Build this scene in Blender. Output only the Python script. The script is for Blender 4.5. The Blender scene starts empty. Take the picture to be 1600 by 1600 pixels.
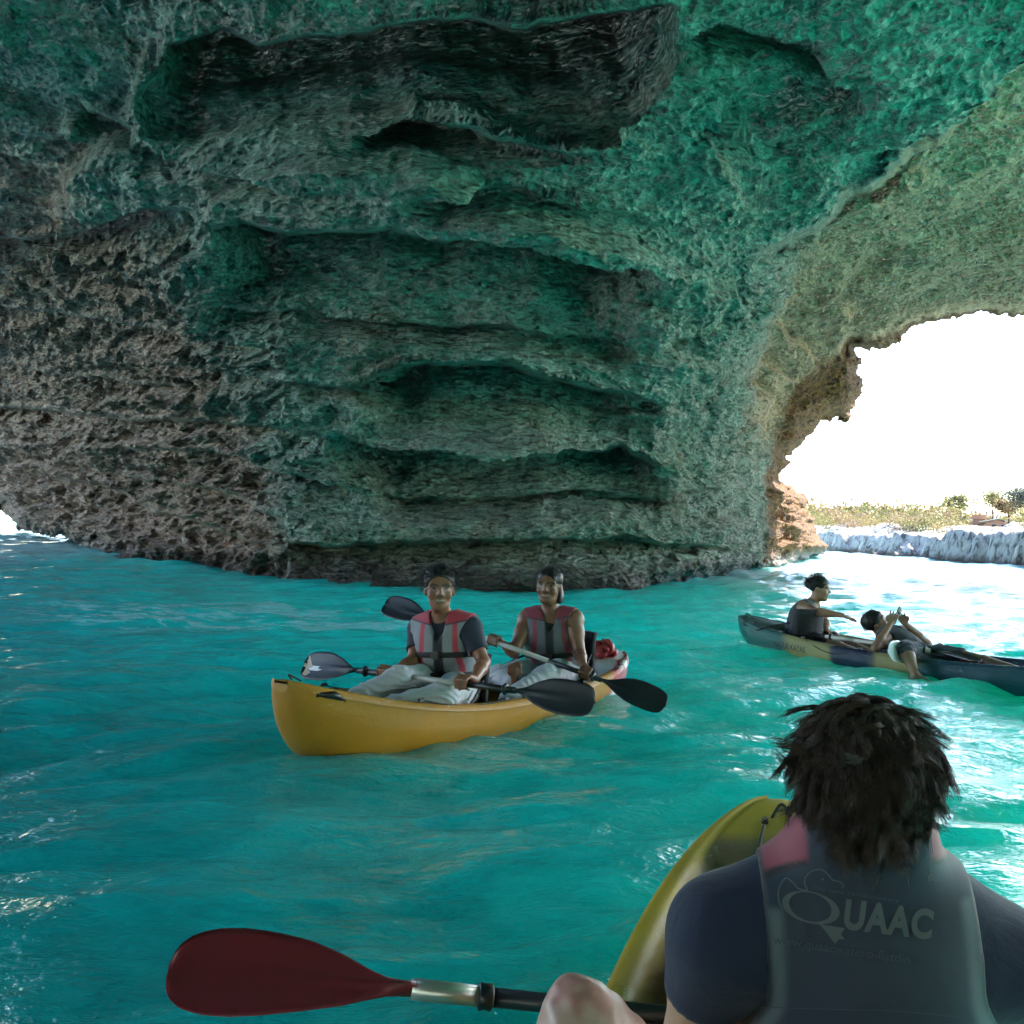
import bpy, bmesh, math, random
import numpy as np
from mathutils import Vector, Matrix

# ------------------------------------------------------------------ scene, camera, light
scene = bpy.context.scene
random.seed(7)
RNG = np.random.default_rng(11)
CAM_H = 1.2
PITCH = math.atan(18 / 1600)
ROLL = math.atan(0.03)
_f = np.array([0, math.cos(PITCH), math.sin(PITCH)])
_r0 = np.array([1.0, 0, 0]); _u0 = np.array([0, -math.sin(PITCH), math.cos(PITCH)])
_R = math.cos(ROLL) * _r0 + math.sin(ROLL) * _u0
_U = -math.sin(ROLL) * _r0 + math.cos(ROLL) * _u0
cam_d = bpy.data.cameras.new('camera'); cam = bpy.data.objects.new('camera', cam_d)
scene.collection.objects.link(cam)
cam_d.sensor_width = 36; cam_d.lens = 36; cam_d.clip_start = 0.05; cam_d.clip_end = 8000
cam.matrix_world = Matrix(((_R[0], _U[0], -_f[0], 0), (_R[1], _U[1], -_f[1], 0), (_R[2], _U[2], -_f[2], CAM_H), (0, 0, 0, 1)))
scene.camera = cam

SUN_EL, SUN_AZ = math.radians(37), math.radians(60)      # azimuth measured from +Y towards +X
world = bpy.data.worlds.new('World'); scene.world = world; world.use_nodes = True
wn = world.node_tree.nodes; wl = world.node_tree.links
sky = wn.new('ShaderNodeTexSky'); sky.sky_type = 'NISHITA'; sky.sun_disc = False
sky.sun_elevation = SUN_EL; sky.sun_rotation = SUN_AZ
sky.air_density = 1.0; sky.dust_density = 0.6; sky.ozone_density = 1.0
wn['Background'].inputs['Strength'].default_value = 0.15
wl.new(sky.outputs['Color'], wn['Background'].inputs['Color'])
sun_d = bpy.data.lights.new('sun', 'SUN'); sun_d.energy = 4.5; sun_d.angle = math.radians(0.5); sun_d.color = (1.0, 0.95, 0.86)
sun = bpy.data.objects.new('sun', sun_d); scene.collection.objects.link(sun)
_sd = Vector((math.sin(SUN_AZ) * math.cos(SUN_EL), math.cos(SUN_AZ) * math.cos(SUN_EL), math.sin(SUN_EL)))
sun.rotation_euler = _sd.to_track_quat('Z', 'Y').to_euler()
scene.view_settings.view_transform = 'Standard'; scene.view_settings.look = 'None'
scene.view_settings.exposure = 2.65; scene.view_settings.gamma = 1.0
scene.render.engine = 'CYCLES'
cy = scene.cycles
cy.use_denoising = True
try: cy.denoiser = 'OPENIMAGEDENOISE'
except Exception: pass
cy.max_bounces = 8; cy.diffuse_bounces = 3; cy.glossy_bounces = 4; cy.transmission_bounces = 3; cy.transparent_max_bounces = 8
cy.caustics_reflective = False; cy.caustics_refractive = False
cy.sample_clamp_indirect = 6.0
cy.use_adaptive_sampling = True; cy.adaptive_threshold = 0.028; cy.adaptive_min_samples = 12

# ------------------------------------------------------------------ helpers
def ray(px, py):
    return _f + (px - 800) / 1600 * _R - (py - 800) / 1600 * _U
def at(px, py, D):                      # world point seen at a pixel of the 1600 px photograph, D metres ahead
    p = ray(px, py) * D; return Vector((p[0], p[1], p[2] + CAM_H))
def on_z(px, py, z):
    d = ray(px, py); t = (z - CAM_H) / d[2]; return Vector((d[0] * t, d[1] * t, z))

def smooth(a, b, x):
    t = np.clip((x - a) / (b - a), 0, 1); return t * t * (3 - 2 * t)

def _hash(ix, iy, iz, seed):
    h = (ix.astype(np.uint32) * np.uint32(374761393) + iy.astype(np.uint32) * np.uint32(668265263)
         + iz.astype(np.uint32) * np.uint32(2147483647) + np.uint32((seed * 1274126177) & 0xffffffff))
    h = (h ^ (h >> np.uint32(13))) * np.uint32(1274126177)
    h = (h ^ (h >> np.uint32(16))) * np.uint32(2246822519)
    return h ^ (h >> np.uint32(15))
_G = np.array([(1,1,0),(-1,1,0),(1,-1,0),(-1,-1,0),(1,0,1),(-1,0,1),(1,0,-1),(-1,0,-1),(0,1,1),(0,-1,1),(0,1,-1),(0,-1,-1),(1,1,0),(-1,1,0),(0,-1,1),(0,-1,-1)], dtype=np.float32)
def perlin(P, seed=0):
    P = np.asarray(P, dtype=np.float32)
    I = np.floor(P); F = P - I; I = I.astype(np.int64)
    u = F * F * F * (F * (F * 6 - 15) + 10)
    out = 0
    for dx in (0, 1):
        wx = u[:, 0] if dx else 1 - u[:, 0]
        for dy in (0, 1):
            wy = u[:, 1] if dy else 1 - u[:, 1]
            for dz in (0, 1):
                wz = u[:, 2] if dz else 1 - u[:, 2]
                g = _G[_hash(I[:, 0] + dx, I[:, 1] + dy, I[:, 2] + dz, seed) & np.uint32(15)]
                out = out + wx * wy * wz * (g[:, 0] * (F[:, 0] - dx) + g[:, 1] * (F[:, 1] - dy) + g[:, 2] * (F[:, 2] - dz))
    return out
def fbm(P, octv=4, seed=0, gain=0.5, lac=2.03):
    a, s, o = 1.0, 1.0, 0
    for k in range(octv):
        o = o + a * perlin(P * s, seed + k * 17); a *= gain; s *= lac
    return o
def ridged(P, octv=4, seed=0, gain=0.5, lac=2.1):
    a, s, o, w = 1.0, 1.0, 0, 1.0
    for k in range(octv):
        n = 1 - np.abs(perlin(P * s, seed + k * 31)) * 1.9
        n = n * n * np.clip(w, 0, 1); o = o + a * n; w = n * 1.6; a *= gain; s *= lac
    return o

def link(o, parent=None):
    scene.collection.objects.link(o)
    if parent is not None: o.parent = parent
    return o
def tag(o, label=None, category=None, group=None, kind=None):
    if label: o['label'] = label
    if category: o['category'] = category
    if group: o['group'] = group
    if kind: o['kind'] = kind
    return o
def empty(name, loc=(0, 0, 0)):
    o = bpy.data.objects.new(name, None); o.location = loc; o.empty_display_size = 0.1
    scene.collection.objects.link(o); return o
def np_mesh(name, V, F, mat=None, parent=None, smooth_shade=True):
    """V (n,3) array, F list of faces or (m,k) int array"""
    me = bpy.data.meshes.new(name)
    V = np.asarray(V, dtype=np.float32)
    if isinstance(F, np.ndarray):
        k = F.shape[1]; m = len(F)
        me.vertices.add(len(V)); me.vertices.foreach_set('co', V.ravel())
        me.loops.add(m * k); me.loops.foreach_set('vertex_index', F.astype(np.int32).ravel())
        me.polygons.add(m); me.polygons.foreach_set('loop_start', np.arange(0, m * k, k, dtype=np.int32))
        me.update(calc_edges=True); me.validate()
    else:
        me.from_pydata([tuple(v) for v in V], [], F); me.update()
    if smooth_shade: me.polygons.foreach_set('use_smooth', np.ones(len(me.polygons), dtype=bool))
    if mat: me.materials.append(mat)
    o = bpy.data.objects.new(name, me); link(o, parent); return o
def grid_faces(n, m, off=0):
    i = np.arange(n - 1)[:, None]; j = np.arange(m - 1)[None, :]
    a = (i * m + j).ravel() + off
    return np.stack([a, a + 1, a + m + 1, a + m], 1)
def set_color(o, C, name='Col'):
    at_ = o.data.color_attributes.new(name, 'FLOAT_COLOR', 'POINT')
    C = np.asarray(C, dtype=np.float32)
    if C.shape[1] == 3: C = np.concatenate([C, np.ones((len(C), 1), np.float32)], 1)
    at_.data.foreach_set('color', C.ravel())

class NT:
    """small node-tree helper"""
    def __init__(s, name):
        s.m = bpy.data.materials.new(name); s.m.use_nodes = True; s.t = s.m.node_tree; s.n = s.t.nodes; s.l = s.t.links
        s.b = s.n['Principled BSDF']; s.out = s.n['Material Output']
    def node(s, typ, **kw):
        nd = s.n.new(typ)
        for k, v in kw.items():
            if k.startswith('i_'):
                key = k[2:]; key = int(key) if key.isdigit() else key.replace('_', ' ')
                s.put(nd.inputs[key], v)
            else: setattr(nd, k, v)
        return nd
    def put(s, inp, v):
        if isinstance(v, bpy.types.NodeSocket): s.l.new(v, inp)
        elif isinstance(v, (tuple, list)) and len(v) == 3 and inp.type == 'RGBA': inp.default_value = (*v, 1)
        else: inp.default_value = v
    def set(s, **kw):
        for k, v in kw.items(): s.put(s.b.inputs[k.replace('_', ' ')], v)
    def noise(s, scale, detail=4, rough=0.55, vec=None, dist=0):
        nd = s.node('ShaderNodeTexNoise'); nd.inputs['Scale'].default_value = scale; nd.inputs['Detail'].default_value = detail
        nd.inputs['Roughness'].default_value = rough; nd.inputs['Distortion'].default_value = dist
        if vec is not None: s.l.new(vec, nd.inputs['Vector'])
        return nd.outputs['Fac']
    def coord(s, which='Object', scale=None):
        c = s.node('ShaderNodeTexCoord').outputs[which]
        if scale is None: return c
        mp = s.node('ShaderNodeMapping'); s.l.new(c, mp.inputs['Vector']); mp.inputs['Scale'].default_value = scale
        return mp.outputs['Vector']
    def ramp(s, fac, stops):
        nd = s.node('ShaderNodeValToRGB'); s.l.new(fac, nd.inputs['Fac'])
        e = nd.color_ramp.elements
        while len(e) < len(stops): e.new(0.5)
        for el, (p, c) in zip(e, stops):
            el.position = p; el.color = (*c, 1) if len(c) == 3 else c
        return nd.outputs['Color']
    def mix(s, fac, a, b, blend='MIX'):
        nd = s.node('ShaderNodeMix', data_type='RGBA', blend_type=blend)
        s.put(nd.inputs[0], fac); s.put(nd.inputs[6], a); s.put(nd.inputs[7], b)
        return nd.outputs[2]
    def math(s, op, a, b=0.0, c=0.0, clamp=False):
        nd = s.node('ShaderNodeMath', operation=op, use_clamp=clamp)
        s.put(nd.inputs[0], a); s.put(nd.inputs[1], b)
        if op in ('MULTIPLY_ADD', 'SMOOTH_MIN', 'COMPARE'): s.put(nd.inputs[2], c)
        return nd.outputs[0]
    def bump(s, height, strength=0.5, dist=0.02, normal=None):
        nd = s.node('ShaderNodeBump'); s.l.new(height, nd.inputs['Height']); nd.inputs['Strength'].default_value = strength
        nd.inputs['Distance'].default_value = dist
        if normal is not None: s.l.new(normal, nd.inputs['Normal'])
        return nd.outputs['Normal']
    def attr(s, name='Col'):
        nd = s.node('ShaderNodeAttribute'); nd.attribute_name = name; return nd.outputs['Color']

# ------------------------------------------------------------------ sea
def axis(lo_far, lo, hi, hi_far, step, growth):
    core = list(np.arange(lo, hi, step)); s = step; x = core[-1]; up = []
    while x < hi_far: s *= growth; x += s; up.append(x)
    s = step; x = core[0]; dn = []
    while x > lo_far: s *= growth; x -= s; dn.append(x)
    return np.array(dn[::-1] + core + up)
def sea_height(X, Y):
    sh = X.shape; P = np.stack([X.ravel(), Y.ravel(), np.zeros(X.size)], 1).astype(np.float32)
    dist = np.sqrt(P[:, 0] ** 2 + P[:, 1] ** 2)
    w1 = P + 0.35 * np.stack([perlin(P * 0.5, 91), perlin(P * 0.5, 92), 0 * dist], 1)
    ca, sa = math.cos(0.35), math.sin(0.35)
    Q = np.stack([ca * w1[:, 0] + sa * w1[:, 1], -sa * w1[:, 0] + ca * w1[:, 1], P[:, 2]], 1)
    h = 0.075 * perlin(Q * [0.28, 0.42, 1], 1) + 0.045 * perlin(Q * [0.55, 1.0, 1], 2)
    f2 = (1 - smooth(60, 150, dist)) * (1 + 1.2 * smooth(14, 30, dist)); f3 = 1 - smooth(10, 25, dist)
    rd = 1 - np.abs(perlin(Q * [0.7, 1.55, 1] + 7, 3)) * 2
    h += f2 * (0.042 * perlin(Q * [1.1, 2.3, 1], 4) + 0.028 * rd)
    h += f3 * (0.022 * perlin(Q * [2.6, 5.0, 1], 5) + 0.015 * (1 - 2 * np.abs(perlin(Q * [2.0, 4.4, 1] + 3, 6))))
    h += 0.05 * np.minimum(dist / 60, 3) * perlin(Q * [0.12, 0.2, 1], 8)
    return (h * 1.3 - 0.012).reshape(sh)
def build_sea():
    xs = axis(-2500, -7.0, 9.0, 2500, 0.05, 1.035); ys = axis(-120, 0.6, 9.5, 3000, 0.035, 1.012)
    X, Y = np.meshgrid(xs, ys); n, m = X.shape
    Z = sea_height(X, Y)
    V = np.stack([X.ravel(), Y.ravel(), Z.ravel()], 1)
    F = grid_faces(n, m)
    b = len(V)
    loop = [*range(0, m), *[i * m + m - 1 for i in range(1, n)], *[(n - 1) * m + j for j in range(m - 2, -1, -1)], *[i * m for i in range(n - 2, 0, -1)]]
    Vb = V[loop].copy(); Vb[:, 2] = -9.0; V = np.concatenate([V, Vb, [[0, 0, -9.0]]]); L = len(loop); c = b + L
    side = np.array([[loop[(k + 1) % L], loop[k], b + k, b + (k + 1) % L] for k in range(L)])
    fan = np.array([[b + (k + 2) % L, b + (k + 1) % L, b + k, c] for k in range(0, L, 2)])
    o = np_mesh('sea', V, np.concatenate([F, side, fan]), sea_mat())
    return tag(o, kind='structure')
def sea_mat():
    t = NT('sea_water')
    c = t.coord('Object', (1, 1.7, 1))
    n1 = t.noise(3.2, 5, 0.6, c, 0.4); n2 = t.noise(11, 4, 0.55, c, 0.3); n3 = t.noise(34, 3, 0.5, c)
    hgt = t.math('ADD', t.math('MULTIPLY', n1, 1.0), t.math('ADD', t.math('MULTIPLY', n2, 0.45), t.math('MULTIPLY', n3, 0.13)))
    nrm = t.bump(hgt, 1.0, 0.045)
    cc = t.noise(1.5, 5, 0.6, c, 1.3)
    milky = t.ramp(cc, [(0.3, (0, 0, 0)), (0.7, (1, 1, 1))])
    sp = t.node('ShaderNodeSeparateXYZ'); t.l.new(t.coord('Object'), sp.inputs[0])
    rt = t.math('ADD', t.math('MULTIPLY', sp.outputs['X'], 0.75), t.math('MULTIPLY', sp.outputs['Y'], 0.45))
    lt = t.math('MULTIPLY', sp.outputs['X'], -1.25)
    mouth = t.math('MAXIMUM', rt, lt)                              # water tint paled towards both mouths, standing in for their bright daylight
    gf = t.node('ShaderNodeMapRange', interpolation_type='SMOOTHSTEP'); t.l.new(rt, gf.inputs[0]); gf.inputs[1].default_value = -1.5; gf.inputs[2].default_value = 7.0   # glow from the right mouth put into the water tint
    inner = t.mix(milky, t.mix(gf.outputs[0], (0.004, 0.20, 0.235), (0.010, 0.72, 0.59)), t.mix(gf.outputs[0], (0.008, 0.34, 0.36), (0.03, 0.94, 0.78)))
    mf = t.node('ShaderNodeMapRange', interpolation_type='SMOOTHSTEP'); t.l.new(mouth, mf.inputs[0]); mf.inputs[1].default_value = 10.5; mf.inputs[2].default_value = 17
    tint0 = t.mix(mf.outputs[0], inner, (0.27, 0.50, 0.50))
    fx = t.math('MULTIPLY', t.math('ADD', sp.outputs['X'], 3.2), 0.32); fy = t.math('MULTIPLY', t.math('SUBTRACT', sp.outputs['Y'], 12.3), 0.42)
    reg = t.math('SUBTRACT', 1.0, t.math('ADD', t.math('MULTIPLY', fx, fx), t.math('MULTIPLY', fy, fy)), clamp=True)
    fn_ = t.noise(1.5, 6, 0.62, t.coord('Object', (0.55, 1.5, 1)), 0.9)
    pale_reflection = t.ramp(t.math('ADD', fn_, t.math('MULTIPLY', reg, 0.16)), [(0.60, (0, 0, 0)), (0.63, (1, 1, 1))])  # bright reflection of the left opening painted onto the water
    pale_reflection = t.math('MULTIPLY', pale_reflection, t.math('MULTIPLY', reg, 1.6, clamp=True)); pale_reflection = t.math('MULTIPLY', pale_reflection, t.ramp(t.noise(7, 5, 0.7, t.coord('Object', (0.5, 1.6, 1)), 0.6), [(0.40, (0, 0, 0)), (0.50, (1, 1, 1))]))
    tint = t.mix(t.math('MULTIPLY', pale_reflection, 0.7), tint0, (0.42, 0.78, 0.78))
    rad = t.mix(pale_reflection, t.mix(mf.outputs[0], (0.3, 4.2, 3.7), (1.0, 1.8, 1.7)), (0.1, 0.1, 0.1))
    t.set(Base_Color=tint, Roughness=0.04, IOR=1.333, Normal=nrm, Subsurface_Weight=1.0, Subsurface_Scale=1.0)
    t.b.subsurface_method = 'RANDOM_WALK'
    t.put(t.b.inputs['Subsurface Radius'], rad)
    return t.m

# ------------------------------------------------------------------ cave rock
OPEN_R = [(1030, 923), (1100, 915), (1160, 905), (1212, 894), (1240, 885), (1268, 870), (1302, 849), (1282, 832), (1262, 800), (1244, 775), (1222, 744),
          (1238, 722), (1232, 712), (1262, 690), (1284, 656), (1316, 655), (1334, 640), (1352, 612), (1340, 585), (1350, 572), (1330, 545), (1372, 541), (1385, 534), (1405, 530), (1420, 515), (1470, 503),
          (1510, 494), (1560, 491), (1600, 497), (1680, 486), (1800, 478), (2000, 462), (2300, 450), (3000, 440), (3000, 1100), (1030, 1100)]
OPEN_L = [(-900, 1100), (-900, 150), (-500, 300), (-220, 560), (-90, 735), (0, 797), (25, 825), (50, 836), (140, 852), (150, 1100)]
LEDGES = [  # lip polyline (photo px), depth m, reach px
    ([(232, 110), (262, 66), (330, 46), (420, 63), (520, 52), (640, 30), (700, 26), (760, 30), (830, 42), (900, 28), (960, 14), (1050, 4), (1062, 40)], 1.9, 190),
    ([(330, 352), (385, 340), (480, 366), (600, 348), (700, 372), (820, 376), (900, 398), (1000, 408), (1035, 440)], 1.7, 190),
    ([(560, 600), (620, 572), (700, 566), (800, 572), (900, 600), (1000, 612), (1045, 640)], 1.4, 110),
    ([(520, 672), (590, 690), (680, 700), (800, 706), (960, 698), (1060, 722)], 1.5, 110),
    ([(-60, 632), (60, 636), (140, 645), (280, 655), (400, 662), (520, 676)], 0.7, 45),
    ([(130, 738), (200, 742), (300, 752), (400, 786), (470, 812)], 0.8, 70),
    ([(60, 740), (150, 758), (240, 790), (330, 822), (420, 850), (446, 878)], 1.0, 100),
    ([(640, 130), (760, 190), (860, 225), (940, 232), (1000, 215), (1022, 180)], -0.55, 60),
    ([(-80, 368), (60, 372), (160, 345), (260, 322), (330, 322)], 0.9, 80),
    ([(560, 198), (640, 180), (760, 205), (900, 235), (1010, 236)], 0.9, 70),
    ([(420, 845), (560, 850), (720, 838), (900, 835), (1100, 850), (1215, 855)], 0.8, 60),
    ([(1060, 60), (1120, 40), (1250, 70), (1330, 110)], 0.5, 50),
    ([(20, 205), (120, 215), (220, 190)], 0.5, 50),
    ([(1020, 545), (1080, 520), (1110, 545)], 0.9, 60),
    ([(330, 470), (560, 500), (760, 505), (900, 520), (1040, 545)], 0.42, 42),
    ([(200, 555), (420, 590), (560, 600), (680, 590)], 0.42, 40),
    ([(560, 772), (760, 778), (900, 765), (1060, 772), (1190, 758)], 0.5, 42),
    ([(600, 305), (800, 290), (960, 330), (1090, 355)], 0.42, 42),
    ([(-60, 462), (160, 500), (300, 520), (470, 545)], 0.42, 42),
    ([(170, 696), (330, 700), (430, 730), (580, 775)], 0.5, 48),
    ([(-60, 550), (140, 585), (340, 605)], 0.38, 36),
    ([(80, 130), (300, 260), (480, 300), (620, 290)], 0.4, 45),
    ([(1060, 190), (1180, 230), (1300, 215)], 0.35, 40),
]
def poly_dist(X, Y, poly):
    """signed distance in px: positive outside the polygon"""
    d = np.full(X.shape, 1e9); ins = np.zeros(X.shape, bool); n = len(poly)
    for k in range(n):
        x0, y0 = poly[k]; x1, y1 = poly[(k + 1) % n]; ex, ey = x1 - x0, y1 - y0
        t = np.clip(((X - x0) * ex + (Y - y0) * ey) / (ex * ex + ey * ey), 0, 1)
        d = np.minimum(d, np.hypot(X - x0 - t * ex, Y - y0 - t * ey))
        if y0 != y1:
            cr = ((y0 > Y) != (y1 > Y)) & (X < (x1 - x0) * (Y - y0) / (y1 - y0) + x0); ins ^= cr
    return np.where(ins, -d, d)
def build_cave():
    pxs = axis(-760, -12, 1612, 2900, 1.9, 1.05); pys = axis(-1050, -12, 940, 1010, 1.9, 1.05)
    PX, PY = np.meshgrid(pxs, pys); n, m = PX.shape
    flat = np.stack([PX.ravel() / 90, PY.ravel() / 90, np.zeros(PX.size)], 1)
    wx = (fbm(flat, 4, 301) * 26).reshape(n, m); wy = (fbm(flat + 9, 4, 302) * 22).reshape(n, m)
    QX, QY = PX + wx, PY + wy
    e = ((818 + (PX - 800) * 0.03) - PY) / 1600                 # tangent of elevation
    Df = np.interp(PX, [-700, -200, 0, 140, 300, 440, 620, 850, 1030, 1120, 1212, 1300, 1600, 2200], [52, 44, 36, 28, 22, 18.6, 18.2, 18.0, 19.6, 22, 27, 31, 34, 36])
    H = np.interp(PX, [-700, 0, 500, 1000, 1250, 1600, 2200], [7.2, 6.7, 6.3, 5.8, 5.6, 5.7, 6.0])
    far = smooth(-7, 7, (QX - 1222) * 0.62 + (QY - 400) * 0.785 + 6)     # beyond the diagonal arris
    far = far * smooth(1175, 1240, QX + 0.15 * (QY - 400))
    H = H + 1.7 * far; Df = Df + far * 3
    p = 2.0 + 1.1 * smooth(900, 1350, PX) + 0.5 * smooth(500, 0, PX)
    lo = np.full(PX.shape, 0.5); hi = Df + 0.0
    for _ in range(42):                                          # vault profile met by the sight line
        mid = (lo + hi) / 2; z = np.maximum(CAM_H + e * mid, 0)
        g = (mid / Df) ** p + np.minimum(z / H, 3) ** p - 1
        lo = np.where(g < 0, mid, lo); hi = np.where(g < 0, hi, mid)
    D = (lo + hi) / 2
    dirx = _f[None, None, :] + ((PX - 800) / 1600)[..., None] * _R - ((PY - 800) / 1600)[..., None] * _U
    P = dirx * D[..., None]
    gu = np.gradient(P, axis=1); gv = np.gradient(P, axis=0)
    N = np.cross(gu, gv); N /= np.linalg.norm(N, axis=2, keepdims=True) + 1e-9
    flip = (N * dirx).sum(2, keepdims=True) > 0; N = np.where(flip, -N, N)
    view = dirx / np.linalg.norm(dirx, axis=2, keepdims=True)
    N0 = N; hollow = np.zeros(D.shape)
    for lip, A, L in LEDGES:
        lx = [a for a, b in lip]; ly = [b for a, b in lip]
        t = (PY + 0.42 * wy) - np.interp(QX, lx, ly)
        side = smooth(lx[0] - 20, lx[0] + 90, QX) * (1 - smooth(lx[-1] - 110, lx[-1] + 20, QX))
        pr = smooth(0, 8, t) * np.clip(1 - t / (L * 1.15), 0, 1) ** 1.1
        D = D + A * 2.2 * pr * side; hollow = np.maximum(hollow, abs(A) / 1.5 * pr * side)
    dR = poly_dist(QX * 0.35 + PX * 0.65, QY * 0.35 + PY * 0.65, OPEN_R); dL = poly_dist(QX * 0.4 + PX * 0.6, QY * 0.4 + PY * 0.6, OPEN_L)
    dE = np.minimum(dR, dL); jag = np.stack([PX.ravel() / 26, PY.ravel() / 26, 0 * PX.ravel()], 1)
    dE0 = dE; dE = dE + (9 * fbm(jag * 0.65, 2, 331, 0.5) + 4.5 * fbm(jag * 2.3, 3, 335)).reshape(n, m) * np.clip(1.4 - np.abs(dE) / 60, 0, 1)
    corner = smooth(1196, 1225, QX + 0.12 * (830 - QY)) * smooth(715, 760, PY)      # the sunlit outer corner
    D = D + corner * (1.5 + 0.055 * np.clip(PX - 1200, 0, 110))
    D = D * (1 + 0.16 * (np.clip(1 - dE / 34, 0, 1)) ** 2.2)
    P = dirx * D[..., None]; P[..., 2] += CAM_H
    W = P.reshape(-1, 3)
    # relief in metres, displaced along the surface normal of the smooth vault
    N = N0 - (0.9 + 2.5 * hollow[..., None]) * view; N /= np.linalg.norm(N, axis=2, keepdims=True); Nf = N.reshape(-1, 3)
    B = W * [1, 1, 1.9]                                          # bedding squashes features vertically
    warp = np.stack([fbm(W * 0.7, 2, 41), fbm(W * 0.7, 2, 42), fbm(W * 0.7, 2, 43)], 1)
    B2 = B + 0.5 * warp
    left = (smooth(620, 300, PX) * smooth(300, 420, PY)).ravel() # honeycombed part on the left
    h = 0.42 * fbm(B * 0.28, 3, 51)
    strata = W[:, 2] * 1.3 + 1.2 * fbm(W * 0.10, 3, 61) + 0.10 * W[:, 0] * 0.35 + 0.12 * fbm(W * 1.3, 3, 62)
    saw = strata - np.floor(strata); saw = np.where(saw < 0.9, saw / 0.9, (1 - saw) / 0.1)
    sa = np.clip(0.5 + 1.2 * perlin(W * 0.22, 63), 0, 1)
    h += 0.58 * sa * (saw - 0.5)
    h += 0.15 * fbm(B2 * 0.9, 4, 52)
    rg = ridged(B2 * 1.5, 4, 53); h += (0.045 + 0.15 * left) * (rg - 0.9)
    pit = np.clip(perlin(B2 * 1.15, 54) - 0.12, 0, 1); h -= (0.22 + 0.5 * left) * pit
    rg2 = ridged(B * 4.6 + 0.25 * warp, 3, 55); h += (0.05 + 0.035 * left) * (rg2 - 0.9)
    near = np.clip(1.3 - D.ravel() / 30, 0.3, 1)
    h += 0.014 * near * (ridged(B * 11, 3, 56) - 0.9) + 0.012 * perlin(B * 26, 57)
    slope = np.abs(np.gradient(D, axis=0) / np.gradient(PY, axis=0)).ravel(); fade = np.clip(dE.ravel() / 26, 0.35, 1) / (1 + (slope / 0.09) ** 2)
    W2 = W + Nf * (h * fade)[:, None]
    keep = (dE > 0)
    fk = keep[:-1, :-1] & keep[1:, :-1] & keep[:-1, 1:] & keep[1:, 1:]
    F = grid_faces(n, m)[fk.ravel()]
    # a rim that carries the rock on behind the visible edge
    E = np.concatenate([F[:, [0, 1]], F[:, [1, 2]], F[:, [2, 3]], F[:, [3, 0]]]); key = np.sort(E, 1)
    kk = key[:, 0].astype(np.int64) * (n * m) + key[:, 1]
    _, idx, cnt = np.unique(kk, return_index=True, return_counts=True)
    be = E[idx[cnt == 1]]
    ii, jj = be // m, be % m
    inner = ~(((ii == 0) | (ii == n - 1) | (jj == 0) | (jj == m - 1)).all(1))
    be = be[inner]
    vs = np.unique(be); remap = {v: k for k, v in enumerate(vs)}
    gy, gx = np.gradient(dE0); gl = np.hypot(gx, gy) + 1e-6
    off = np.stack([gx / gl, gy / gl], -1).reshape(-1, 2)[vs]
    rings = []; base = len(W2)
    noise_r = 0.5 + fbm(W[vs] * 1.1, 3, 77)
    for k, (sc, push) in enumerate(((1.04, 2), (1.10, 8), (1.30, 50))):
        q = vs
        px = PX.ravel()[q] + off[:, 0] * push * np.clip(0.6 + noise_r, 0.3, 1.6); py = PY.ravel()[q] + off[:, 1] * push * np.clip(0.6 + noise_r, 0.3, 1.6)
        dd = D.ravel()[q] * sc
        dv = _f + ((px - 800) / 1600)[:, None] * _R - ((py - 800) / 1600)[:, None] * _U
        pt = dv * dd[:, None]; pt[:, 2] += CAM_H
        rings.append(pt)
    allV = np.concatenate([W2] + rings); K = len(vs)
    a = np.array([remap[v] for v in be[:, 0]]); b = np.array([remap[v] for v in be[:, 1]])
    F2 = [np.stack([be[:, 1], be[:, 0], base + a, base + b], 1)]
    for k in range(2):
        F2.append(np.stack([base + k * K + b, base + k * K + a, base + (k + 1) * K + a, base + (k + 1) * K + b], 1))
    Fall = np.concatenate([F] + F2)
    used = np.unique(Fall); rm = np.full(len(allV), -1); rm[used] = np.arange(len(used))
    o = np_mesh('cave_rock', allV[used], rm[Fall], rock_mat())
    return tag(o, kind='structure')
def build_unseen_roof():
    """unseen roof over and behind the camera, open to both sides, shaped for light"""
    us = np.linspace(0, 1, 120); xs = np.linspace(-22, 21, 170)
    U, X = np.meshgrid(us, xs, indexing='ij')
    ang = U * 1.36                                                # curve stops above the water behind, set for the front fill light
    Y = 6.0 - 17.0 * np.sin(np.clip(ang, 0, 1.571)) ** 1.3
    Z = np.where(ang < 1.571, 6.9 * np.abs(np.cos(np.clip(ang, 0, 1.571))) ** 0.6, 0) - 1.6 * U + 0.2
    P = np.stack([X, Y, Z], -1); W = P.reshape(-1, 3)
    h = 0.5 * fbm(W * 0.35, 4, 71) + 0.2 * ridged(W * 1.1, 3, 72)
    W = W + np.stack([0 * h, h * 0.6, np.abs(h) * 0.8], 1)
    return tag(np_mesh('cave_rock', W, grid_faces(*U.shape), bpy.data.materials['limestone']), kind='structure')  # unseen roof, shaped for the light
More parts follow.
